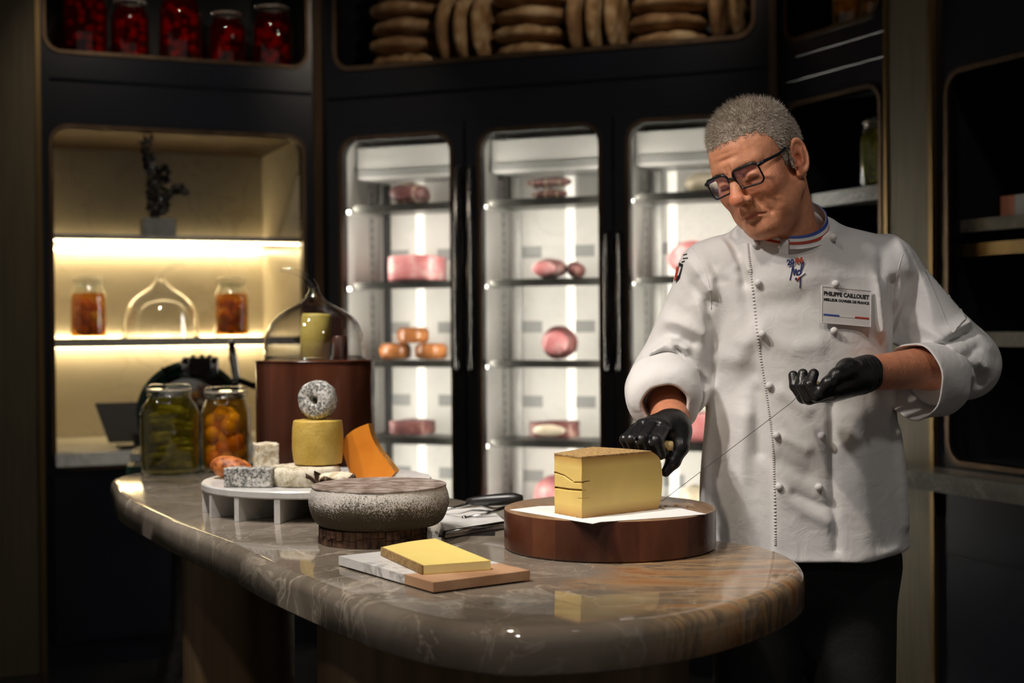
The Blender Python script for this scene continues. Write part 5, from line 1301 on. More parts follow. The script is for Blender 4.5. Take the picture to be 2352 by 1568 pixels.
def body_sdf(p):
    neck0 = H2W((0, 0.030, -0.030)); neck1 = A3(0.560, 2.885, 1.480)
    d = sd_cone(p, neck0, neck1, 0.060, 0.068)
    d = smin(d, sd_cone(p, H2W((0, -0.020, -0.075)), A3(0.545, 2.845, 1.49), 0.040, 0.050), 0.03)
    d = smin(d, sd_cone(p, (0.50, 2.910, 1.415), (0.67, 2.910, 1.415), 0.058, 0.058), 0.05)
    d = smin(d, sd_ell(p, (0.585, 2.905, 1.18), (0.155, 0.100, 0.30)), 0.05)
    for S, E, W in ((S_R, E_R, W_R), (S_L, E_L, W_L)):
        d = smin(d, sd_cone(p, S + A3(0, 0.012, 0), E, 0.036, 0.036), 0.03)
        d = smin(d, sd_cone(p, E, E + (W - E) * 0.35, 0.038, 0.043), 0.02)
        d = smin(d, sd_cone(p, E + (W - E) * 0.35, W, 0.043, 0.0365 if W is W_R else 0.0325), 0.02)
    for s in (-1, 1):
        d = smin(d, sd_cone(p, (0.585 + s * 0.085, 2.91, 0.90), (0.585 + s * 0.095, 2.90, 0.50), 0.075, 0.055), 0.04)
        d = smin(d, sd_cone(p, (0.585 + s * 0.095, 2.90, 0.50), (0.585 + s * 0.10, 2.93, 0.10), 0.055, 0.036), 0.02)
    return d
hlo, hhi = HV - A3(0.135, 0.150, 0.165), HV + A3(0.135, 0.150, 0.165)
fine = 0.0021
xs = nonuni(0.18, 1.04, hlo[0], hhi[0], 0.009, fine); ys = nonuni(2.60, 3.08, hlo[1], hhi[1], 0.009, fine)
zs = np.concatenate([np.arange(0.04, 1.04, 0.03), np.arange(1.04, 1.34, 0.008), np.arange(1.34, hlo[2], 0.012), np.arange(hlo[2], hhi[2] + fine, fine)])
gp = grid_pts(xs, ys, zs)
f = np.empty(gp.shape[:3], np.float32)
for i0 in range(0, len(xs), 32): f[i0:i0 + 32] = body_sdf(gp[i0:i0 + 32])
ix = np.nonzero((xs >= hlo[0] - 1e-6) & (xs < hhi[0] + 1e-6))[0]; iy = np.nonzero((ys >= hlo[1] - 1e-6) & (ys < hhi[1] + 1e-6))[0]; iz = np.nonzero(zs >= hlo[2] - 1e-6)[0]
for i0 in range(ix[0], ix[-1] + 1, 16):
    i1 = min(i0 + 16, ix[-1] + 1)
    sl = (slice(i0, i1), slice(iy[0], iy[-1] + 1), slice(iz[0], iz[-1] + 1))
    f[sl] = smin(f[sl], head_sdf(W2H(gp[sl])), 0.018)
BV, BQ = surface_nets(f, xs, ys, zs, 2)
del gp, f

def skin_mat():
    m, nt, b = nt_new('skin')
    at = nt.nodes.new('ShaderNodeAttribute'); at.attribute_name = 'skin_tone'
    v = coords(nt)
    n = N(nt, 'ShaderNodeTexNoise', Scale=60.0, Detail=5.0); nt.links.new(v, n.inputs['Vector'])
    r = ramp(nt, n.outputs['Fac'], [(0.3, (0.86, 0.80, 0.78)), (0.7, (1.06, 1.04, 1.03))])
    mx = N(nt, 'ShaderNodeMix', data_type='RGBA', blend_type='MULTIPLY'); mx.inputs[0].default_value = 1.0
    nt.links.new(at.outputs['Color'], mx.inputs[6]); nt.links.new(r.outputs[0], mx.inputs[7]); nt.links.new(mx.outputs[2], b.inputs['Base Color'])
    n2 = N(nt, 'ShaderNodeTexNoise', Scale=420.0, Detail=4.0); nt.links.new(v, n2.inputs['Vector']); b1 = bump(nt, b, n2.outputs['Fac'], 0.30, 0.0014); n3 = N(nt, 'ShaderNodeTexNoise', Scale=110.0, Detail=4.0); nt.links.new(v, n3.inputs['Vector']); bump(nt, b, n3.outputs['Fac'], 0.25, 0.004, b1)
    setp(b, Roughness=0.46, Subsurface_Weight=0.0, Subsurface_Radius=(0.012, 0.004, 0.002), Subsurface_Scale=0.6, Specular_IOR_Level=0.4)
skin_mat()
body = wear(from_np('body', BV, BQ, 'skin'))
q = W2H(BV.astype(np.float32)); qm = np.concatenate([np.abs(q[:, :1]), q[:, 1:]], 1)
def gauss(c, r): return np.exp(-(((qm - A3(*c)) / A3(*r)) ** 2).sum(1))
SK = np.array(srgb(222, 156, 120)); RED = np.array(srgb(222, 124, 94)); LIP = np.array(srgb(186, 104, 84)); BEARD = np.array(srgb(184, 128, 100)); DARK = np.array(srgb(52, 34, 28))
colr = np.tile(SK, (len(BV), 1))
def paint(w, c, k): 
    global colr
    w = np.clip(w * k, 0, 1)[:, None]; colr = colr * (1 - w) + c * w
paint(gauss((0.045, -0.06, -0.015), (0.022, 0.03, 0.022)), RED, 0.7); paint(gauss((0, -0.118, -0.02), (0.016, 0.02, 0.018)), RED, 0.8); paint(gauss((0.08, 0.01, 0.0), (0.012, 0.03, 0.04)), RED, 0.6)
paint(gauss((0.0, -0.08, -0.075), (0.05, 0.045, 0.028)), BEARD, 0.7)
paint(gauss((0.0, -0.098, -0.0615), (0.024, 0.012, 0.0062)), LIP, 1.1)
brow = np.exp(-((qm[:, 2] - (0.0345 + 0.10 * (qm[:, 0] - 0.03) * (qm[:, 0] < 0.03) - 0.18 * np.maximum(qm[:, 0] - 0.035, 0))) / 0.0040) ** 2) * (qm[:, 0] > 0.010) * (qm[:, 0] < 0.052) * (qm[:, 1] < -0.05)
paint(brow, np.array(srgb(98, 72, 58)), 0.7)
lash = np.exp(-((qm[:, 2] - (0.0030 + 6.0 * (qm[:, 0] - 0.0325) ** 2)) / 0.0015) ** 2) * (np.abs(qm[:, 0] - 0.0325) < 0.0145) * (qm[:, 1] < -0.07)
paint(lash, DARK, 0.9)
arm = BV[:, 2] < 1.34
colr[arm] = np.array(srgb(200, 136, 104))
ca = body.data.color_attributes.new('skin_tone', 'FLOAT_COLOR', 'POINT')
ca.data.foreach_set('color', np.concatenate([colr, np.ones((len(colr), 1))], 1).astype(np.float32).ravel())

# ------------------------------------------------------------------ hair: a cropped cap and single strands
def hairline(y):
    return np.interp(y, [-0.10, -0.085, -0.070, -0.050, -0.036, -0.028, -0.020, -0.006, 0.000, 0.008, 0.030, 0.045, 0.070, 0.11], [0.086, 0.084, 0.082, 0.078, 0.066, 0.046, 0.004, -0.014, 0.010, 0.036, 0.010, -0.025, -0.045, -0.055])
hm = (q[:, 2] - hairline(q[:, 1])) + np.array([0.006 * mnoise.noise(Vector(v) * 90) + 0.005 * mnoise.noise(Vector(v) * 330) for v in q.tolist()]) * (q[:, 2] > 0.0)
onhead = (np.abs(q[:, 0]) < 0.083) & (q[:, 2] > -0.06) & (BV[:, 2] > 1.50) & (np.linalg.norm(q - A3(0, 0.014, 0.04), axis=1) < 0.14)
earz = (qm[:, 0] > 0.0765) & (np.abs(q[:, 2]) < 0.05) & (q[:, 1] > -0.004) & (q[:, 1] < 0.04)
hmask = (hm > -0.0035) & onhead & ~earz; cmask = (hm > 0.003) & onhead & ~earz
me = body.data
nrm = np.zeros(len(BV) * 3, np.float32); me.vertices.foreach_get('normal', nrm); nrm = nrm.reshape(-1, 3)
def hair_mat():
    m, nt, b = nt_new('grey_hair'); v = coords(nt)
    n = N(nt, 'ShaderNodeTexNoise', Scale=45.0, Detail=8.0, Roughness=0.8); nt.links.new(v, n.inputs['Vector'])
    r = ramp(nt, n.outputs['Fac'], [(0.30, srgb(112, 96, 82)), (0.5, srgb(164, 148, 132)), (0.70, srgb(206, 194, 178))]); nt.links.new(r.outputs[0], b.inputs['Base Color'])
    n2 = N(nt, 'ShaderNodeTexNoise', Scale=260.0, Detail=4.0); nt.links.new(v, n2.inputs['Vector']); bump(nt, b, n2.outputs['Fac'], 0.9, 0.004)
    setp(b, Roughness=0.6)
hair_mat()
th = np.clip(hm / 0.045, 0, 1) * 0.0085 + 0.0002
topness = np.clip((q[:, 2] - 0.08) / 0.05, 0, 1); th = th * (0.75 + 0.75 * topness)
keep = cmask[BQ].all(1); fq = BQ[keep]; used = np.unique(fq); remap = np.full(len(BV), -1); remap[used] = np.arange(len(used))
nz = np.array([mnoise.fractal(Vector(v) * 260, 1, 2, 2) for v in BV[used].tolist()])
cv = BV[used] + nrm[used] * (th[used] * (1 + 0.22 * nz))[:, None]
hair = wear(from_np('hair', cv, remap[fq], 'grey_hair'))
rs = np.random.RandomState(3)
fh = BQ[hmask[BQ].all(1)]; sel = fh[rs.randint(0, len(fh), 28000)]
root = BV[sel].mean(1); nr = nrm[sel].mean(1); nr /= np.linalg.norm(nr, axis=1)[:, None]; tr_ = th[sel].mean(1)
fwd = (HR @ A3(0, -1, 0.15)); side = HR @ A3(0, 0.3, -1)
tn = topness[sel].mean(1)[:, None]
dirv = nr * 0.8 + 0.75 * (fwd * tn + side * (1 - tn)) + rs.normal(0, 0.22, nr.shape); dirv /= np.linalg.norm(dirv, axis=1)[:, None]
ln = (tr_ * 1.3 + 0.0035)[:, None] * rs.uniform(0.7, 1.25, (len(root), 1))
wv = np.cross(dirv, rs.normal(0, 1, nr.shape)); wv /= np.linalg.norm(wv, axis=1)[:, None]; w = 0.00030
base = root + nr * (tr_ * 0.3)[:, None]
V = np.stack([base - wv * w, base + wv * w, base + dirv * ln * 0.6 + wv * w * 0.8, base + dirv * ln * 0.6 - wv * w * 0.8, base + dirv * ln + fwd * 0.0008], 1).reshape(-1, 3)
k5 = np.arange(len(root))[:, None] * 5
T = np.concatenate([k5 + np.array([[0, 1, 2]]), k5 + np.array([[0, 2, 3]]), k5 + np.array([[3, 2, 4]])])
m, nt, bb_ = nt_new('hair_strand'); at = nt.nodes.new('ShaderNodeAttribute'); at.attribute_name = 'hair_tone'; nt.links.new(at.outputs['Color'], bb_.inputs['Base Color']); setp(bb_, Roughness=0.5)
st = wear(from_np('hair_strands', V, T, 'hair_strand'), hair); st['kind'] = 'stuff'
tone = np.clip(rs.normal(0.5, 0.28, (len(root), 1)), 0, 1); hc = np.array(srgb(96, 80, 66)) * (1 - tone) + np.array(srgb(232, 222, 208)) * tone
ca = st.data.color_attributes.new('hair_tone', 'FLOAT_COLOR', 'POINT'); ca.data.foreach_set('color', np.concatenate([np.repeat(hc, 5, 0), np.ones((len(V), 1))], 1).astype(np.float32).ravel())
# eyebrows
eb = BQ[(brow[BQ] > 0.45).all(1)]
sel = eb[rs.randint(0, len(eb), 700)]; root = BV[sel].mean(1); nr = nrm[sel].mean(1)
ql = q[sel].mean(1); sgn = np.sign(ql[:, :1])
out = (np.concatenate([sgn, 0.35 * np.ones_like(sgn), 0.1 * np.ones_like(sgn)], 1)) @ HR.T
dirv = nr * 0.5 + out * 0.8 + rs.normal(0, 0.2, nr.shape); dirv /= np.linalg.norm(dirv, axis=1)[:, None]
wv = np.cross(dirv, nr); wv /= np.linalg.norm(wv, axis=1)[:, None]
ln = rs.uniform(0.004, 0.007, (len(root), 1)); w = 0.0002
V = np.stack([root - wv * w, root + wv * w, root + dirv * ln], 1).reshape(-1, 3)
pm('brow_hair', [(0.3, srgb(70, 52, 42)), (0.7, srgb(128, 106, 90))], scale=90, rough=0.6)
eo = wear(from_np('eyebrow_hairs', V, np.arange(len(V)).reshape(-1, 3), 'brow_hair')); eo['kind'] = 'stuff'

# ------------------------------------------------------------------ glasses
pm('frame_black', (0.006, 0.007, 0.011), scale=30, rough=0.28)
thin_glass('lens_glass', (0.985, 0.975, 0.99), 1.5, gain=1.4, gloss=(0.55, 0.35, 1.0))
def wear_g(o): o.parent = gl; return o
def lens_outline(s, n=10, k=1.0):
    pts = []
    w, h, r = 0.0275 * k, 0.0205 * k, 0.0105
    for (cx, cz, a0) in [(w - r, h - r, 0), (-w + r, h - r, PI / 2), (-w + r * 1.25, -h + r * 1.25, PI), (w - r, -h + r, 1.5 * PI)]:
        for i in range(n + 1):
            a = a0 + PI / 2 * i / n; pts.append((cx + r * math.cos(a), cz + r * math.sin(a)))
    out = []
    for (x, z) in pts:
        X = s * (0.0345 + x); Y = -0.1035 + 0.55 * (abs(X) - 0.02) ** 2 * 10 + 0.10 * (0.0 - z)
        out.append(np.array([X, Y, 0.0125 + z]))
    return out
b = NB()
for s in (1, -1): tube(b, [H2W(p_) for p_ in lens_outline(s)], 0.0019, 8, closed=True)
tube(b, catmull([tuple(H2W(p_)) for p_ in [(-0.0085, -0.1045, 0.0185), (-0.004, -0.1075, 0.0215), (0.004, -0.1075, 0.0215), (0.0085, -0.1045, 0.0185)]], 4, False), 0.0022, 8)
gl = wear(obj('glasses', b, 'frame_black', smooth=True))
for s in (1, -1):
    loop = [H2W(p_) for p_ in lens_outline(s)]
    b = NB(); tube(b, [H2W(p_) for p_ in lens_outline(s)[4:22]], 0.0027, 8); wear_g(obj('brow_bar', b, 'frame_black', smooth=True))
    b = NB(); vs = [b.verts.new(p_) for p_ in loop]; c = b.verts.new(sum(loop) / len(loop) + HR @ A3(0, -0.0015, 0))
    for i in range(len(vs)): b.faces.new((vs[i], vs[(i + 1) % len(vs)], c))
    wear_g(obj('lens', b, 'lens_glass', smooth=True))
    hx = s * 0.0635
    b = NB(); pts = [H2W(p_) for p_ in [(s * 0.0610, -0.0945, 0.0255), (s * 0.0680, -0.0900, 0.0265), (s * 0.0730, -0.0780, 0.0265), (s * 0.0790, -0.040, 0.0250), (s * 0.0805, -0.010, 0.0285), (s * 0.0790, 0.008, 0.0260), (s * 0.0770, 0.028, 0.008)]]
    pts = catmull([tuple(p_) for p_ in pts], 5, False); nn = len(pts)
    tube(b, pts, [0.0040 - 0.0020 * i / nn for i in range(nn)], 8); wear_g(obj('temple_arm', b, 'frame_black', smooth=True))
    b = NB(); blob(b, tuple(H2W((s * 0.0085, -0.0985, 0.0))), (0.003, 0.003, 0.005), 2); wear_g(obj('nose_pad', b, 'frame_black', smooth=True))

# ------------------------------------------------------------------ chef jacket
HEM = 0.868
def px_line(pts, d):   # front edge line: world x as a function of z
    w = [P(x, y, d) for x, y in pts]; w.sort(key=lambda p_: p_[2]); return [p_[2] for p_ in w], [p_[0] for p_ in w]
plk_px = [(1712, 559), (1720, 634), (1736, 784), (1755, 907), (1768, 1009), (1773, 1116), (1775, 1250), (1775, 1330)]
plk_z, plk_x = px_line(plk_px, 2.77)
CUFR = P(1527, 922, 2.792).astype(np.float32)
CUFL = W_L + (E_L - W_L) * 0.46
FOLDS = []   # (points, width, amplitude)
def fold(pts, d, w, a): FOLDS.append(([P(x, y, d).astype(np.float32) for x, y in pts], w, a))
# his right sleeve
fold([(1488, 792), (1540, 764), (1592, 786)], 2.83, 0.010, -0.008); fold([(1484, 818), (1538, 786), (1575, 800)], 2.83, 0.009, 0.006)
fold([(1540, 800), (1585, 832), (1624, 866)], 2.83, 0.007, 0.006); fold([(1545, 818), (1600, 860)], 2.83, 0.008, -0.006)
fold([(1476, 850), (1545, 828), (1600, 850)], 2.82, 0.009, 0.005); fold([(1470, 836), (1540, 812), (1560, 818)], 2.82, 0.007, -0.005)
fold([(1590, 655), (1632, 695)], 2.81, 0.008, -0.007); fold([(1588, 600), (1628, 668)], 2.81, 0.009, 0.005); fold([(1576, 625), (1600, 660)], 2.81, 0.008, -0.003)
fold([(1633, 692), (1637, 790), (1630, 880)], 2.80, 0.007, -0.014)
fold([(1662, 650), (1652, 780)], 2.78, 0.014, -0.008); fold([(1695, 640), (1700, 780)], 2.77, 0.018, 0.005)
fold([(1682, 535), (1714, 650)], 2.80, 0.009, -0.006); fold([(1650, 525), (1690, 610)], 2.82, 0.010, 0.005); fold([(1668, 520), (1696, 580)], 2.82, 0.006, -0.004); fold([(1620, 545), (1650, 640)], 2.82, 0.012, -0.004)
fold([(1500, 730), (1560, 742), (1615, 770)], 2.83, 0.010, 0.004); fold([(1530, 690), (1575, 720)], 2.83, 0.016, -0.004)
fold([(1462, 872), (1520, 850), (1570, 856)], 2.81, 0.007, -0.006); fold([(1560, 836), (1612, 880)], 2.83, 0.006, -0.006); fold([(1600, 700), (1625, 760)], 2.82, 0.010, 0.005)
fold([(1598, 570), (1640, 610)], 2.83, 0.010, -0.004); fold([(1605, 640), (1585, 690)], 2.82, 0.012, -0.003)
fold([(1495, 805), (1530, 778), (1560, 776)], 2.83, 0.005, 0.005); fold([(1556, 800), (1605, 846), (1622, 884)], 2.83, 0.005, -0.006); fold([(1480, 862), (1540, 842), (1592, 862)], 2.81, 0.005, 0.004)
fold([(1566, 640), (1610, 690), (1626, 720)], 2.82, 0.006, 0.004); fold([(1600, 668), (1628, 712)], 2.81, 0.005, -0.005); fold([(1690, 560), (1718, 620)], 2.79, 0.006, 0.004); fold([(1640, 640), (1645, 760)], 2.79, 0.008, 0.005)
# torso drape
fold([(1668, 860), (1655, 1000), (1650, 1260)], 2.79, 0.022, -0.012); fold([(1628, 900), (1618, 1060), (1612, 1240)], 2.82, 0.018, 0.008)
fold([(1710, 960), (1700, 1120), (1720, 1260)], 2.77, 0.022, 0.007); fold([(1742, 900), (1748, 1040)], 2.77, 0.012, -0.005)
fold([(1650, 880), (1705, 810), (1740, 760)], 2.78, 0.020, 0.006); fold([(1660, 930), (1730, 860)], 2.78, 0.018, -0.005)
fold([(1800, 1132), (1845, 1172), (1900, 1196)], 2.765, 0.013, 0.004); fold([(1822, 1132), (1880, 1158), (1906, 1162)], 2.765, 0.009, -0.003)
fold([(1800, 1005), (1850, 1030)], 2.765, 0.012, 0.004); fold([(1796, 900), (1850, 940)], 2.765, 0.014, 0.004); fold([(1790, 1060), (1850, 1090)], 2.765, 0.016, -0.004)
fold([(1770, 700), (1840, 690)], 2.765, 0.020, -0.003); fold([(1750, 770), (1820, 800), (1880, 790)], 2.765, 0.02, 0.004)
fold([(1910, 930), (1912, 1100), (1920, 1260)], 2.765, 0.010, -0.005); fold([(1960, 960), (1985, 1130), (1990, 1260)], 2.77, 0.03, 0.006)
fold([(2055, 645), (2058, 740), (2052, 830)], 2.82, 0.007, -0.013); fold([(2020, 640), (2030, 760)], 2.79, 0.012, 0.006); fold([(2000, 770), (2040, 800)], 2.79, 0.014, -0.004)
fold([(2040, 900), (2062, 990)], 2.79, 0.016, -0.007); fold([(2070, 1000), (2080, 1200)], 2.83, 0.016, 0.004)
fold([(2035, 560), (2020, 640)], 2.82, 0.012, -0.004); fold([(2060, 540), (2085, 620)], 2.85, 0.012, 0.004)
# his left sleeve
fold([(2130, 792), (2180, 762), (2228, 738)], 2.82, 0.008, 0.008); fold([(2140, 800), (2200, 776), (2236, 762)], 2.82, 0.007, -0.007)
fold([(2150, 790), (2210, 800), (2262, 842)], 2.82, 0.008, 0.005); fold([(2160, 806), (2215, 826), (2250, 862)], 2.82, 0.008, -0.006)
fold([(2180, 820), (2225, 862)], 2.81, 0.008, 0.004); fold([(2195, 830), (2245, 800)], 2.81, 0.007, -0.003); fold([(2070, 690), (2110, 740)], 2.80, 0.014, 0.006); fold([(2085, 720), (2090, 790)], 2.80, 0.012, -0.006)
fold([(2200, 900), (2262, 872)], 2.81, 0.012, -0.004); fold([(2235, 790), (2275, 822)], 2.86, 0.008, -0.005)
fold([(2140, 785), (2185, 812), (2215, 850)], 2.81, 0.006, -0.006); fold([(2110, 745), (2150, 770)], 2.81, 0.010, 0.005); fold([(2225, 745), (2262, 800)], 2.85, 0.010, 0.004)
fold([(2215, 800), (2240, 840), (2250, 880)], 2.83, 0.007, -0.005); fold([(2095, 640), (2100, 700)], 2.82, 0.012, -0.005); fold([(2160, 900), (2220, 930)], 2.81, 0.012, 0.004)
fold([(2145, 796), (2195, 806), (2238, 838)], 2.81, 0.005, 0.005); fold([(2150, 812), (2198, 842)], 2.81, 0.005, 0.004); fold([(2205, 770), (2252, 800)], 2.84, 0.005, 0.004); fold([(2068, 720), (2100, 780)], 2.80, 0.006, -0.004); fold([(2040, 830), (2060, 900), (2072, 960)], 2.79, 0.008, 0.004)
# hem
fold([(1640, 1268), (1800, 1290), (1920, 1292), (2070, 1262)], 2.78, 0.010, 0.003)

def jacket_sdf(p):
    x, y, z = p[..., 0], p[..., 1], p[..., 2]
    zz = [0.80, 0.87, 1.00, 1.15, 1.25, 1.34, 1.42, 1.47, 1.52]
    a = np.interp(z, zz, [0.214, 0.213, 0.205, 0.192, 0.186, 0.188, 0.190, 0.180, 0.150]).astype(np.float32)
    bb = np.interp(z, zz, [0.150, 0.148, 0.146, 0.142, 0.136, 0.128, 0.115, 0.095, 0.070]).astype(np.float32)
    cx = np.interp(z, zz, [0.594, 0.592, 0.590, 0.588, 0.586, 0.585, 0.582, 0.578, 0.572]).astype(np.float32)
    cy = np.interp(z, zz, [2.905, 2.905, 2.905, 2.903, 2.902, 2.902, 2.903, 2.905, 2.905]).astype(np.float32)
    u = np.abs((x - cx) / a); v = np.abs((y - cy) / bb)
    k = (u ** 2.35 + v ** 2.35 + 1e-9) ** (1 / 2.35)
    d = (k - 1) * np.minimum(a, bb) * 0.98
    d = smax(d, z - 1.475, 0.05)
    # shoulders and neck
    d = smin(d, sd_cone(p, S_R + A3(-0.004, 0, 0.002), (0.520, 2.885, 1.478), 0.074, 0.058), 0.05)
    d = smin(d, sd_cone(p, S_L + A3(0.004, 0, 0.002), (0.620, 2.890, 1.482), 0.074, 0.058), 0.05)
    d = smin(d, sd_cone(p, (0.560, 2.880, 1.44), (0.550, 2.858, 1.545), 0.105, 0.084), 0.045)
    # sleeves
    sl = sd_cone(p, S_R, E_R + A3(-0.004, -0.02, 0.0), 0.077, 0.073); sl = smin(sl, sd_cone(p, E_R + A3(-0.004, -0.02, 0), CUFR, 0.073, 0.070), 0.03)
    sl2 = sd_cone(p, S_L, E_L, 0.078, 0.066); sl2 = smin(sl2, sd_cone(p, E_L, CUFL + A3(0, 0, -0.016), 0.066, 0.067), 0.035)
    aR = (W_R - E_R) / np.linalg.norm(W_R - E_R); aL = (W_L - E_L) / np.linalg.norm(W_L - E_L)
    sl = smax(sl, (p - CUFR) @ aR + 0.045, 0.004); sl2 = smax(sl2, (p - CUFL) @ aL + 0.060, 0.004)
    d = smin(d, sl, 0.016); d = smin(d, sl2, 0.016)
    d = d - 0.0016 * np.sin(x * 46 + 3 * np.sin(z * 9) + z * 8) * np.clip((1.35 - z) / 0.3, 0, 1) * np.clip((z - 0.86) / 0.2, 0.3, 1)
    # overlapping front flap
    xl = np.interp(z, plk_z, plk_x).astype(np.float32)
    d = d - 0.0042 * (1 / (1 + np.exp(-np.clip((x - xl) / 0.0012, -30, 30)))) * np.clip((xl + 0.20 - x) / 0.08, 0, 1) * (y < 2.90) * (z < 1.52)
    # hem, neck opening
    d = smax(d, (HEM + 0.010 * np.clip(np.abs(x - 0.60) / 0.2, 0, 1) ** 2) - z, 0.003)
    d = smax(d, z - (1.535 + 0.50 * (y - 2.86)), 0.004)
    # hollow neck
    d = smax(d, -sd_cone(p, (0.556, 2.875, 1.46), (0.545, 2.850, 1.60), 0.078, 0.078), 0.004)
    return d
g = 0.0033
xs = np.arange(0.20, 1.02, g); ys = np.arange(2.66, 3.07, g * 1.1); zs = np.arange(HEM - 0.012, 1.62, g)
gp = grid_pts(xs, ys, zs); f = np.empty(gp.shape[:3], np.float32)
for i0 in range(0, len(xs), 24): f[i0:i0 + 24] = jacket_sdf(gp[i0:i0 + 24])
for pts, w, amp in FOLDS:
    pa = np.array(pts); lo, hi = pa.min(0), pa.max(0); sub = []
    for ax, cs, m in ((0, xs, 2.6 * w), (1, ys, 7.0 * w), (2, zs, 2.6 * w)):
        ii = np.nonzero((cs > lo[ax] - m) & (cs < hi[ax] + m))[0]; sub.append(slice(ii[0], ii[-1] + 1) if len(ii) else slice(0, 0))
    gs = gp[tuple(sub)]; best = None
    for a0, a1 in zip(pts[:-1], pts[1:]):
        dd = seg_t(gs, a0, a1, 0.30)[1]; best = dd if best is None else np.minimum(best, dd)
    f[tuple(sub)] -= (1.5 if w > 0.0125 else 2.1) * amp * np.exp(-(best / w) ** (2.0 if w > 0.0125 else 1.4)) * (gs[..., 1] < 2.94)
JV, JQ = surface_nets(f, xs, ys, zs, 1)
del gp, f
def cloth():
    m, nt, b = nt_new('jacket_cloth'); v = coords(nt)
    n = N(nt, 'ShaderNodeTexNoise', Scale=7.0, Detail=3.0); nt.links.new(v, n.inputs['Vector'])
    r = ramp(nt, n.outputs['Fac'], [(0.3, (0.70, 0.69, 0.685)), (0.7, (0.77, 0.76, 0.755))]); nt.links.new(r.outputs[0], b.inputs['Base Color'])
    n2 = N(nt, 'ShaderNodeTexNoise', Scale=26.0, Detail=4.0, Distortion=0.8); nt.links.new(v, n2.inputs['Vector']); b1 = bump(nt, b, n2.outputs['Fac'], 0.22, 0.010)
    n3 = N(nt, 'ShaderNodeTexNoise', Scale=700.0, Detail=2.0); nt.links.new(v, n3.inputs['Vector']); bump(nt, b, n3.outputs['Fac'], 0.10, 0.001, b1)
    setp(b, Roughness=0.85, Specular_IOR_Level=0.2, Sheen_Weight=0.15)
cloth()
jacket = wear(from_np('chef_jacket', JV, JQ, 'jacket_cloth'))
def wear_j(o): o.parent = jacket; return o
JB = BVHTree.FromPolygons([Vector(v) for v in JV.tolist()], JQ.tolist())
def hit(x, y):
    h = JB.ray_cast(Vector(CAM), Vector(ray(x, y)).normalized())
    return (h[0], h[1]) if h[0] is not None else (None, None)

# collar with tricolour edging
pm('tri_blue', srgb(58, 80, 156), scale=60, rough=0.7); pm('tri_red', srgb(176, 56, 34), scale=60, rough=0.7); pm('tri_white', (0.72, 0.71, 0.69), scale=60, rough=0.7)
def collar_ring(a, t):
    """a: angle (0 = his left, pi*1.5 = front); t: 0 bottom edge .. 1 top edge"""
    r = 0.0875 - 0.006 * t
    x = 0.550 + r * 1.0 * math.cos(a); y = 2.857 + r * 1.05 * math.sin(a)
    z = 1.528 + 0.50 * (y - 2.86) + 0.026 * t * (1.0 - 0.35 * max(0, -math.sin(a)))
    return Vector((x, y, z))
def collar_strip(name, t0, t1, off, mat, a0, a1, th=0.0022):
    n = 64; b = NB(); rows = []
    for i in range(n + 1):
        a = a0 + (a1 - a0) * i / n; c = Vector((0.550, 2.857, 0)); row = []
        for t, o in ((t0, off), (t1, off), (t1, off - th), (t0, off - th)):
            p_ = collar_ring(a, t); rad = (p_ - Vector((c.x, c.y, p_.z))).normalized(); row.append(b.verts.new(p_ + rad * o))
        rows.append(row)
    for r0, r1 in zip(rows[:-1], rows[1:]):
        for j in range(4): b.faces.new((r0[j], r0[(j + 1) % 4], r1[(j + 1) % 4], r1[j]))
    b.faces.new(rows[0]); b.faces.new(rows[-1][::-1])
    return wear_j(obj(name, b, mat, smooth=False, autosmooth=40))
a0, a1 = R_(-96), R_(252)
collar_strip('collar', -0.3, 0.97, 0.0, 'jacket_cloth', a0, a1)
collar_strip('collar_stripe', 0.70, 1.0, 0.0012, 'tri_blue', a0, a1); collar_strip('collar_stripe', 0.40, 0.70, 0.0012, 'tri_white', a0, a1); collar_strip('collar_stripe', 0.14, 0.40, 0.0012, 'tri_red', a0, a1)

# turned-back cuffs
def basis(d):
    d = Vector(d).normalized(); u = d.cross(Vector((0, 0, 1))).normalized(); w = u.cross(d); return d, u, w
def cuff(name, c, d, prof, squash=1.0, droop=0.0, n=56):
    d, u, w = basis(d); b = NB(); rings = []
    for (t, r) in prof:
        ring = []
        for k in range(n):
            a = 2 * PI * k / n; rr = r * (1 + 0.025 * math.sin(3 * a + 1) + 0.015 * math.sin(7 * a + t * 60))
            ring.append(b.verts.new(Vector(c) + d * t + u * math.cos(a) * rr * squash + w * (math.sin(a) * rr - droop)))
        rings.append(ring)
    for A, B in zip(rings[:-1], rings[1:]):
        for k in range(n): b.faces.new((A[k], A[(k + 1) % n], B[(k + 1) % n], B[k]))
    return wear_j(obj(name, b, 'jacket_cloth', smooth=True))
cr = CUFR; dR = W_R - E_R
cuff('cuff', cr, dR, [(x[0], x[1]) for x in catmull([(-0.072, 0.0705), (-0.074, 0.0745), (-0.060, 0.0765), (-0.030, 0.0765), (-0.005, 0.0735), (0.012, 0.065), (0.020, 0.054), (0.022, 0.047), (0.016, 0.0432), (-0.01, 0.043), (-0.04, 0.046), (-0.052, 0.034), (-0.054, 0.004)], 3, False)])
dL = W_L - E_L
cuff('cuff', CUFL, dL, [(x[0], x[1]) for x in catmull([(-0.088, 0.067), (-0.091, 0.0715), (-0.075, 0.0735), (-0.030, 0.0745), (-0.002, 0.0760), (0.003, 0.0745), (0.0, 0.0720), (-0.03, 0.068), (-0.068, 0.062), (-0.078, 0.046), (-0.080, 0.020), (-0.080, 0.002)], 3, False)], droop=0.024)

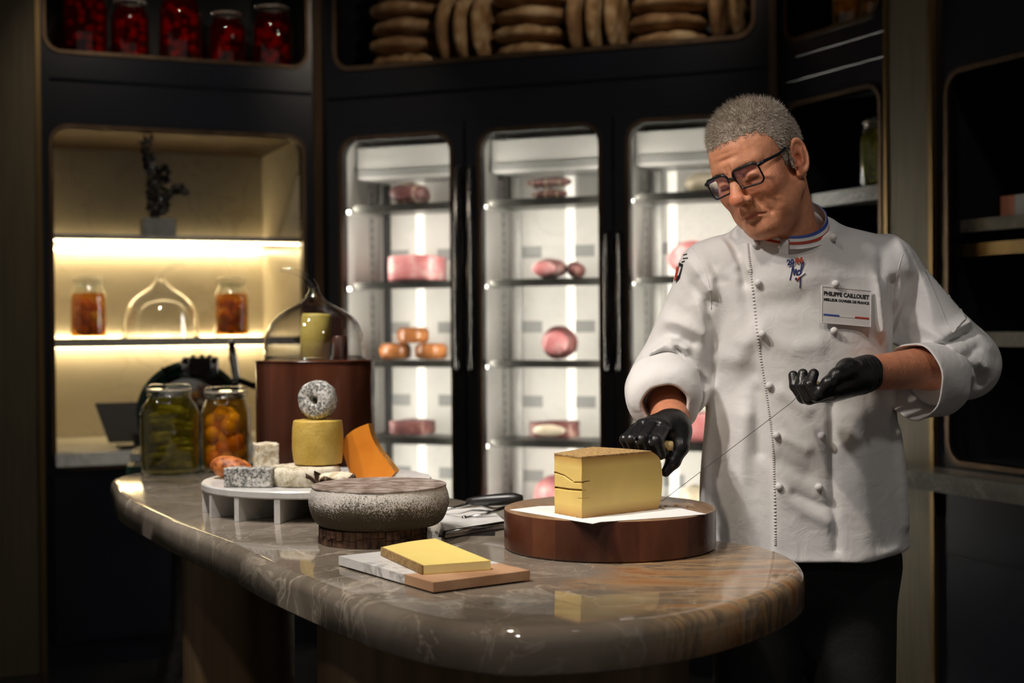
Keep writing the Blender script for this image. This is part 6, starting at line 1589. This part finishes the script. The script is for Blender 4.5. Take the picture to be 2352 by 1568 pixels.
# small embroidered square on his left cuff
cufo = [o for o in jacket.children if o.name.startswith('cuff')][1]
CB = BVHTree.FromPolygons([v.co.copy() for v in cufo.data.vertices], [list(p_.vertices) for p_ in cufo.data.polygons])
def hitc(x, y):
    h = CB.ray_cast(Vector(CAM), Vector(ray(x, y)).normalized()); return h[0], h[1]
pm('thread_pale', (0.50, 0.49, 0.48), scale=60, rough=0.7)
b = NB()
for pts in ([(2116, 842), (2134, 838)], [(2134, 838), (2140, 856)], [(2140, 856), (2122, 862)], [(2122, 862), (2116, 842)], [(2128, 832), (2126, 868)], [(2110, 853), (2144, 847)]):
    pw = [hitc(pts[0][0] + (pts[1][0] - pts[0][0]) * k / 4, pts[0][1] + (pts[1][1] - pts[0][1]) * k / 4) for k in range(5)]
    pw = [h + n_ * 0.0004 for h, n_ in pw if h is not None]
    if len(pw) > 1: tube(b, pw, 0.0008, 5)
wear_j(obj('cuff_embroidery', b, 'thread_pale', smooth=True))
# buttons
for (x, y) in [(1737, 562), (1742, 650), (1750, 767), (1768, 886), (1785, 1000), (1790, 1118), (1910, 546), (1917, 652), (1914, 760), (1886, 1000), (1880, 1118)]:
    h, n_ = hit(x, y)
    if h is None: continue
    b = NB(); blob(b, h + n_ * 0.004, (0.0075, 0.0075, 0.0075), 3); wear_j(obj('button', b, 'jacket_cloth', smooth=True))
# puckered stitching along the flap edge and hem
b = NB()
lp = catmull(plk_px[:-1], 20, False)
for i, (x, y) in enumerate(lp):
    h, n_ = hit(x + 6, y)
    if h is None: continue
    blob(b, h + n_ * 0.0001, (0.0034, 0.0026, 0.0013), 1)
wear_j(obj('flap_stitching', b, 'jacket_cloth', smooth=True))['kind'] = 'stuff'

# embroidery and badge
pm('thread_navy', srgb(42, 48, 100), scale=60, rough=0.7); pm('thread_red', srgb(170, 62, 36), scale=60, rough=0.7); pm('thread_black', (0.012, 0.012, 0.014), scale=60, rough=0.6); pm('thread_grey', (0.42, 0.41, 0.40), scale=60, rough=0.7)
pm('badge_white', (0.70, 0.675, 0.67), scale=20, rough=0.6); pm('pocket_cloth', (0.72, 0.71, 0.70), scale=20, rough=0.85)
def stroke(name, pts, mat, rad=0.0011, sub=4, off=0.0006):
    b = NB(); pw = []
    for (x, y) in (catmull(pts, sub, False) if len(pts) > 2 else pts):
        h, n_ = hit(x, y)
        if h is not None: pw.append(h + n_ * off)
    if len(pw) > 1: tube(b, pw, rad, 6); return wear_j(obj(name, b, mat, smooth=True))
    b.free()
def decal(name, pts, mat, off=0.0012, n=6):
    """cloth patch following the jacket; pts: 4 corners"""
    b = NB(); rows = []
    pts = [np.array(p_, float) for p_ in pts]
    for i in range(n + 1):
        row = []
        for j in range(n + 1):
            u, v = i / n, j / n
            x, y = (pts[0] * (1 - u) + pts[1] * u) * (1 - v) + (pts[3] * (1 - u) + pts[2] * u) * v
            h, n_ = hit(x, y); row.append(None if h is None else b.verts.new(h + n_ * off))
        rows.append(row)
    for i in range(n):
        for j in range(n):
            q4 = [rows[i][j], rows[i + 1][j], rows[i + 1][j + 1], rows[i][j + 1]]
            if all(q4): b.faces.new(q4)
    return wear_j(obj(name, b, mat, smooth=True))
h0, n0 = hit(1941, 705)
hx, _ = hit(1995, 707); hy, _ = hit(1941, 670); hy2, _ = hit(1941, 742); hx0, _ = hit(1887, 702)
bx = (hx - hx0).normalized(); by_ = (hy - hy2); by_ = (by_ - bx * by_.dot(bx)).normalized(); bz = bx.cross(by_)
BM = Matrix(((bx.x, by_.x, bz.x, 0), (bx.y, by_.y, bz.y, 0), (bx.z, by_.z, bz.z, 0), (0, 0, 0, 1)))
tl_ = R_(-2.5)
BM = Matrix.Translation(h0 + bz * 0.0045) @ BM @ Matrix.Rotation(tl_, 4, 'Z')
b = NB(); box(b, -0.0525, 0.0525, -0.0365, 0.0365, -0.0012, 0.0012); bevel(b, 0.0008); bmesh.ops.transform(b, matrix=BM, verts=b.verts); wear_j(obj('name_badge', b, 'badge_white', autosmooth=40))
b = NB()
for (x0, x1, y0, y1) in [(-0.0525, 0.0525, 0.0350, 0.0365), (-0.0525, 0.0525, -0.0365, -0.0350), (-0.0525, -0.0510, -0.035, 0.035), (0.0510, 0.0525, -0.035, 0.035)]: box(b, x0, x1, y0, y1, 0.0012, 0.0020, BM)
wear_j(obj('badge_border', b, 'badge_white'))
def lettering(body, w, h, x, y, mat, M=BM, name='badge_lettering', bold=0.0):
    me = text_mesh(body, 0.01, 0.0002, bold); co = np.zeros(len(me.vertices) * 3, np.float32); me.vertices.foreach_get('co', co); co = co.reshape(-1, 3)
    lo, hi = co.min(0), co.max(0); co[:, 0] = (co[:, 0] - (lo[0] + hi[0]) / 2) * w / (hi[0] - lo[0]) + x; co[:, 1] = (co[:, 1] - (lo[1] + hi[1]) / 2) * h / (hi[1] - lo[1]) + y; co[:, 2] += 0.0015
    me.vertices.foreach_set('co', co.ravel()); me.transform(M); return wear_j(link_mesh(name, me, mat))
lettering('PHILIPPE CAILLOUET', 0.096, 0.0088, 0.0, 0.0225, 'thread_black', bold=0.0004); lettering('MEILLEUR OUVRIER DE FRANCE', 0.096, 0.0056, 0.0, 0.0105, 'thread_black', bold=0.0004)
for (x0, x1, mt) in [(-0.048, -0.0145, 'tri_blue'), (-0.0145, 0.018, 'tri_white'), (0.018, 0.048, 'tri_red')]:
    b = NB(); box(b, x0, x1, -0.0215, -0.0180, 0.0010, 0.0018, BM); wear_j(obj('badge_bar', b, mt))
h1, n1 = hit(1825, 600)
ex_ = (hit(1842, 598)[0] - hit(1808, 602)[0]).normalized(); ez_ = n1; ey_ = ez_.cross(ex_).normalized(); ez_ = ex_.cross(ey_)
TM = Matrix(((ex_.x, ey_.x, ez_.x, h1.x), (ex_.y, ey_.y, ez_.y, h1.y), (ex_.z, ey_.z, ez_.z, h1.z), (0, 0, 0, 1))) @ Matrix.Translation((0, 0, 0.0012))
lettering('20', 0.0145, 0.0120, -0.0082, -0.001, 'thread_navy', TM, 'embroidered_year', bold=0.0005); lettering('04', 0.0155, 0.0120, 0.0085, 0.001, 'thread_red', TM, 'embroidered_year', bold=0.0005)
cp = lambda L: [(1780 + x / 7.84, 580 + y / 7.84) for x, y in L]
stroke('script_emblem', cp([(270, 492), (300, 360), (322, 240), (335, 330), (345, 405), (362, 330), (378, 300), (384, 350), (390, 408)]), 'thread_navy', 0.0013)
stroke('script_emblem', cp([(440, 310), (408, 335), (402, 385), (430, 398), (456, 360), (448, 318)]), 'thread_navy', 0.0012)
stroke('script_emblem', cp([(455, 350), (472, 250), (492, 165), (512, 190), (502, 250), (474, 330), (460, 470), (449, 632)]), 'thread_navy', 0.0012)
stroke('emblem_ribbon', cp([(362, 480), (392, 458)]), 'thread_navy', 0.0022, off=0.001); stroke('emblem_ribbon', cp([(390, 498), (450, 440)]), 'thread_red', 0.0019, off=0.001); stroke('emblem_ribbon', cp([(450, 430), (535, 365)]), 'badge_white', 0.0019, off=0.001)
for pts in ([(2089, 548), (2068, 600), (2056, 660), (2054, 720)], [(1586, 562), (1612, 606), (1630, 660), (1634, 710)]): stroke('sleeve_seam', pts, 'jacket_cloth', 0.0011, off=0.0)
# sleeve emblems
for pts in ([(1569, 578), (1579, 576)], [(1571, 586), (1578, 584)], [(1570, 594), (1580, 593)], [(1567, 602), (1573, 600)]): stroke('sleeve_lettering', pts, 'thread_black', 0.0016)
decal('sleeve_shield', [(1561, 603), (1570, 607), (1562, 640), (1553, 650)], 'thread_black'); decal('sleeve_shield', [(1556, 612), (1563, 616), (1556, 640), (1550, 646)], 'tri_red', 0.002); decal('sleeve_shield', [(1563, 612), (1567, 614), (1561, 632), (1558, 634)], 'badge_white', 0.0024)
decal('pen_pocket', [(2124, 622), (2158, 606), (2226, 728), (2186, 764)], 'pocket_cloth', 0.0030, 10)
decal('pocket_patch', [(2116, 600), (2146, 590), (2160, 607), (2128, 627)], 'thread_black', 0.0036)
stroke('pocket_pen', [(2131, 600), (2142, 618), (2152, 640)], 'frame_black', 0.0026, off=0.005)

# ------------------------------------------------------------------ trousers and shoes
pm('trouser_cloth', (0.006, 0.006, 0.007), scale=30, rough=0.8, bstr=0.2)
def trouser_sdf(p):
    d = sd_ell(p, (0.592, 2.905, 0.86), (0.190, 0.128, 0.14))
    for s in (-1, 1):
        d = smin(d, sd_cone(p, (0.592 + s * 0.092, 2.905, 0.82), (0.592 + s * 0.105, 2.90, 0.45), 0.098, 0.078), 0.05)
        d = smin(d, sd_cone(p, (0.592 + s * 0.105, 2.90, 0.45), (0.592 + s * 0.11, 2.93, 0.05), 0.078, 0.070), 0.02)
    return smax(smax(d, 0.035 - p[..., 2], 0.004), p[..., 2] - 0.93, 0.01)
xs = np.arange(0.36, 0.83, 0.011); ys = np.arange(2.76, 3.06, 0.011); zs = np.arange(0.02, 0.96, 0.014)
V, Q = surface_nets(trouser_sdf(grid_pts(xs, ys, zs)), xs, ys, zs, 1); wear(from_np('trousers', V, Q, 'trouser_cloth'))
for s in (-1, 1):
    cxs = 0.592 + s * 0.112
    def shoe(p): return smax(smin(sd_ell(p, (cxs, 2.83, 0.045), (0.048, 0.11, 0.042)), sd_ell(p, (cxs, 2.93, 0.06), (0.044, 0.075, 0.06)), 0.03), 0.002 - p[..., 2], 0.004)
    xs = np.arange(cxs - 0.07, cxs + 0.07, 0.006); ys = np.arange(2.70, 3.03, 0.006); zs = np.arange(-0.01, 0.14, 0.006)
    V, Q = surface_nets(shoe(grid_pts(xs, ys, zs)), xs, ys, zs, 1); wear(from_np('shoe', V, Q, 'black_plastic'))

# ------------------------------------------------------------------ gloved hands
def glove_mat():
    m, nt, b = nt_new('glove_rubber'); v = coords(nt)
    n = N(nt, 'ShaderNodeTexNoise', Scale=60.0, Detail=5.0, Distortion=1.0); nt.links.new(v, n.inputs['Vector'])
    r = ramp(nt, n.outputs['Fac'], [(0.3, (0.006, 0.006, 0.007)), (0.7, (0.012, 0.012, 0.013))]); nt.links.new(r.outputs[0], b.inputs['Base Color'])
    w = N(nt, 'ShaderNodeTexWave', Scale=90.0, Distortion=9.0, Detail=2.0); nt.links.new(v, w.inputs['Vector'])
    ad = N(nt, 'ShaderNodeMath', operation='MULTIPLY_ADD'); nt.links.new(w.outputs['Fac'], ad.inputs[0]); ad.inputs[1].default_value = 0.12; nt.links.new(n.outputs['Fac'], ad.inputs[2])
    bump(nt, b, ad.outputs[0], 0.28, 0.003); setp(b, Roughness=0.34, Specular_IOR_Level=0.5)
glove_mat()
def build_glove(sdf, lo, hi, g=0.00125):
    xs, ys, zs = (np.arange(lo[i], hi[i], g) for i in range(3))
    gp = grid_pts(xs, ys, zs); f = np.empty(gp.shape[:3], np.float32)
    for i0 in range(0, len(xs), 24): f[i0:i0 + 24] = sdf(gp[i0:i0 + 24])
    V, Q = surface_nets(f, xs, ys, zs, 2); return wear(from_np('glove', V, Q, 'glove_rubber'))
def PX(*l): return [P(*a).astype(np.float32) for a in l]
def chain(p, pts, rads, k=0.003): return sd_chain(p, pts, rads, k)
def right_hand(p):
    fi = [(PX((1525, 980, 2.690), (1505, 1014, 2.650), (1514, 1040, 2.660), (1530, 1038, 2.686)), [0.0140, 0.0144, 0.0130, 0.0110]),
          (PX((1498, 973, 2.694), (1474, 1011, 2.654), (1482, 1036, 2.664), (1497, 1036, 2.692)), [0.0130, 0.0132, 0.0120, 0.0105]),
          (PX((1475, 976, 2.704), (1450, 1009, 2.668), (1459, 1032, 2.676), (1472, 1032, 2.702)), [0.0120, 0.0118, 0.0108, 0.0098]),
          (PX((1459, 986, 2.717), (1435, 1009, 2.690), (1444, 1028, 2.694), (1456, 1030, 2.714)), [0.0108, 0.0100, 0.0094, 0.0088])]
    palm = None
    wr = P(1545, 972, 2.730).astype(np.float32)
    for i, (pts, r) in enumerate(fi):
        e = sd_cone(p, wr + A3(-0.008 * i + 0.008, 0, 0.002), pts[0], 0.020, r[0] + 0.0008); palm = e if palm is None else smin(palm, e, 0.012)
    palm = smin(palm, sd_cone(p, P(1548, 1000, 2.725), P(1500, 1005, 2.715), 0.022, 0.018), 0.015)
    d = palm
    for pts, r in fi:
        c = chain(p, pts, r); d = smin(d, c, 0.0018)
    # thumb pressed down along the rind
    th = chain(p, PX((1560, 985, 2.720), (1562, 1026, 2.700), (1546, 1060, 2.690), (1529, 1084, 2.684)), [0.0200, 0.0170, 0.0135, 0.0090], 0.006)
    d = smin(d, th, 0.007)
    # cuff of the glove
    w0, w1 = P(1545, 990, 2.728).astype(np.float32), P(1541, 981, 2.752).astype(np.float32)
    d = smin(d, sd_cone(p, w0, w1, 0.0365, 0.0385), 0.012)
    ax = (w1 - w0) / np.linalg.norm(w1 - w0)
    h = (p - w1) @ ax
    d = smax(d, h - 0.004, 0.002)
    # creases between the knuckles
    for a, b_ in ((0, 1), (1, 2), (2, 3)):
        m0 = (fi[a][0][0] + fi[b_][0][0]) / 2; m1 = (fi[a][0][1] + fi[b_][0][1]) / 2
        d = smax(d, -sd_cone(p, m0 + A3(0, -0.016, 0.002), m1 + A3(0, -0.013, 0.0), 0.0024, 0.0030), 0.005)
    return d
c0 = P(1510, 1020, 2.70)
build_glove(right_hand, c0 - np.array([0.085, 0.085, 0.085]), c0 + np.array([0.085, 0.100, 0.085]))
def left_hand(p):
    fi = [(PX((1912, 893, 2.655), (1876, 908, 2.645), (1860, 884, 2.650), (1869, 858, 2.660)), [0.0135, 0.0125, 0.0110, 0.0098]),
          (PX((1908, 903, 2.668), (1858, 914, 2.662), (1841, 886, 2.666), (1844, 858, 2.674)), [0.0135, 0.0125, 0.0110, 0.0098]),
          (PX((1905, 908, 2.684), (1845, 912, 2.680), (1826, 886, 2.682), (1822, 862, 2.690)), [0.0130, 0.0120, 0.0105, 0.0095]),
          (PX((1908, 908, 2.700), (1856, 914, 2.698), (1836, 900, 2.698), (1826, 880, 2.702)), [0.0120, 0.0110, 0.0098, 0.0088])]
    wr = W_L; d = None
    for i, (pts, r) in enumerate(fi):
        e = sd_cone(p, P(1975, 868 + 3 * i, 2.690 + 0.008 * i), pts[0], 0.022, r[0] + 0.001); d = e if d is None else smin(d, e, 0.012)
    for pts, r in fi: d = smin(d, chain(p, pts, r), 0.0035)
    d = smin(d, sd_ell(p, P(1950, 850, 2.675), (0.027, 0.020, 0.024)), 0.012)      # ball of the thumb
    d = smin(d, chain(p, PX((1950, 848, 2.668), (1922, 862, 2.648), (1902, 880, 2.640), (1890, 893, 2.642)), [0.0185, 0.0140, 0.0125, 0.0105], 0.006), 0.006)
    w0 = P(1975, 858, 2.703).astype(np.float32); w1 = P(1998, 856, 2.716).astype(np.float32)
    d = smin(d, sd_cone(p, w0, w1, 0.0325, 0.0350), 0.010)
    ax = (w1 - w0) / np.linalg.norm(w1 - w0); d = smax(d, ((p - w1) @ ax) - 0.004, 0.002)
    for k, t_ in enumerate((0.15, 0.45, 0.8)):
        c_ = w0 + (w1 - w0) * t_; hh = (p - c_) @ ax; d = d - 0.0011 * np.exp(-(hh / 0.0022) ** 2)
    return d
c0 = P(1905, 870, 2.68)
build_glove(left_hand, c0 - np.array([0.095, 0.075, 0.075]), c0 + np.array([0.105, 0.085, 0.075]))

# ------------------------------------------------------------------ cutting wire with wooden toggles
pm('toggle_wood', [(0.3, srgb(200, 172, 110)), (0.7, srgb(226, 202, 146))], scale=50, rough=0.45)
pm('wire_steel', (0.05, 0.05, 0.05), scale=10, rough=0.5, metallic=0.6)
t = thing('cutting_wire', 'thin steel cheese wire stretched from the cheese to the raised hand', 'cheese wire', (0, 0, 0))
e0 = P(1547, 1024, 2.672); e1 = P(1446, 1016, 2.690); dv = (e1 - e0)
b = NB(); tube(b, [tuple(e0 + dv * u) for u in (0, 0.012, 0.04, 0.5, 0.96, 0.988, 1)], [0.004, 0.0075, 0.0092, 0.0092, 0.0092, 0.0075, 0.004], 16); obj('toggle', b, 'toggle_wood', t, smooth=True)
l0 = P(1884, 882, 2.656); l1 = P(1850, 892, 2.672)
b = NB(); tube(b, [tuple(l0), tuple(l0 + (l1 - l0) * 0.1), tuple(l1)], [0.004, 0.007, 0.007], 14); obj('toggle', b, 'toggle_wood', t, smooth=True)
b = NB(); tube(b, [tuple(l1), tuple(P(1818, 924, 2.668)), tuple(P(1521, 1150, 2.668)), tuple(P(1480, 1150, 2.715)), tuple(P(1490, 1030, 2.712)), tuple((e0 + e1) / 2)], 0.00055, 6); obj('wire', b, 'wire_steel', t)
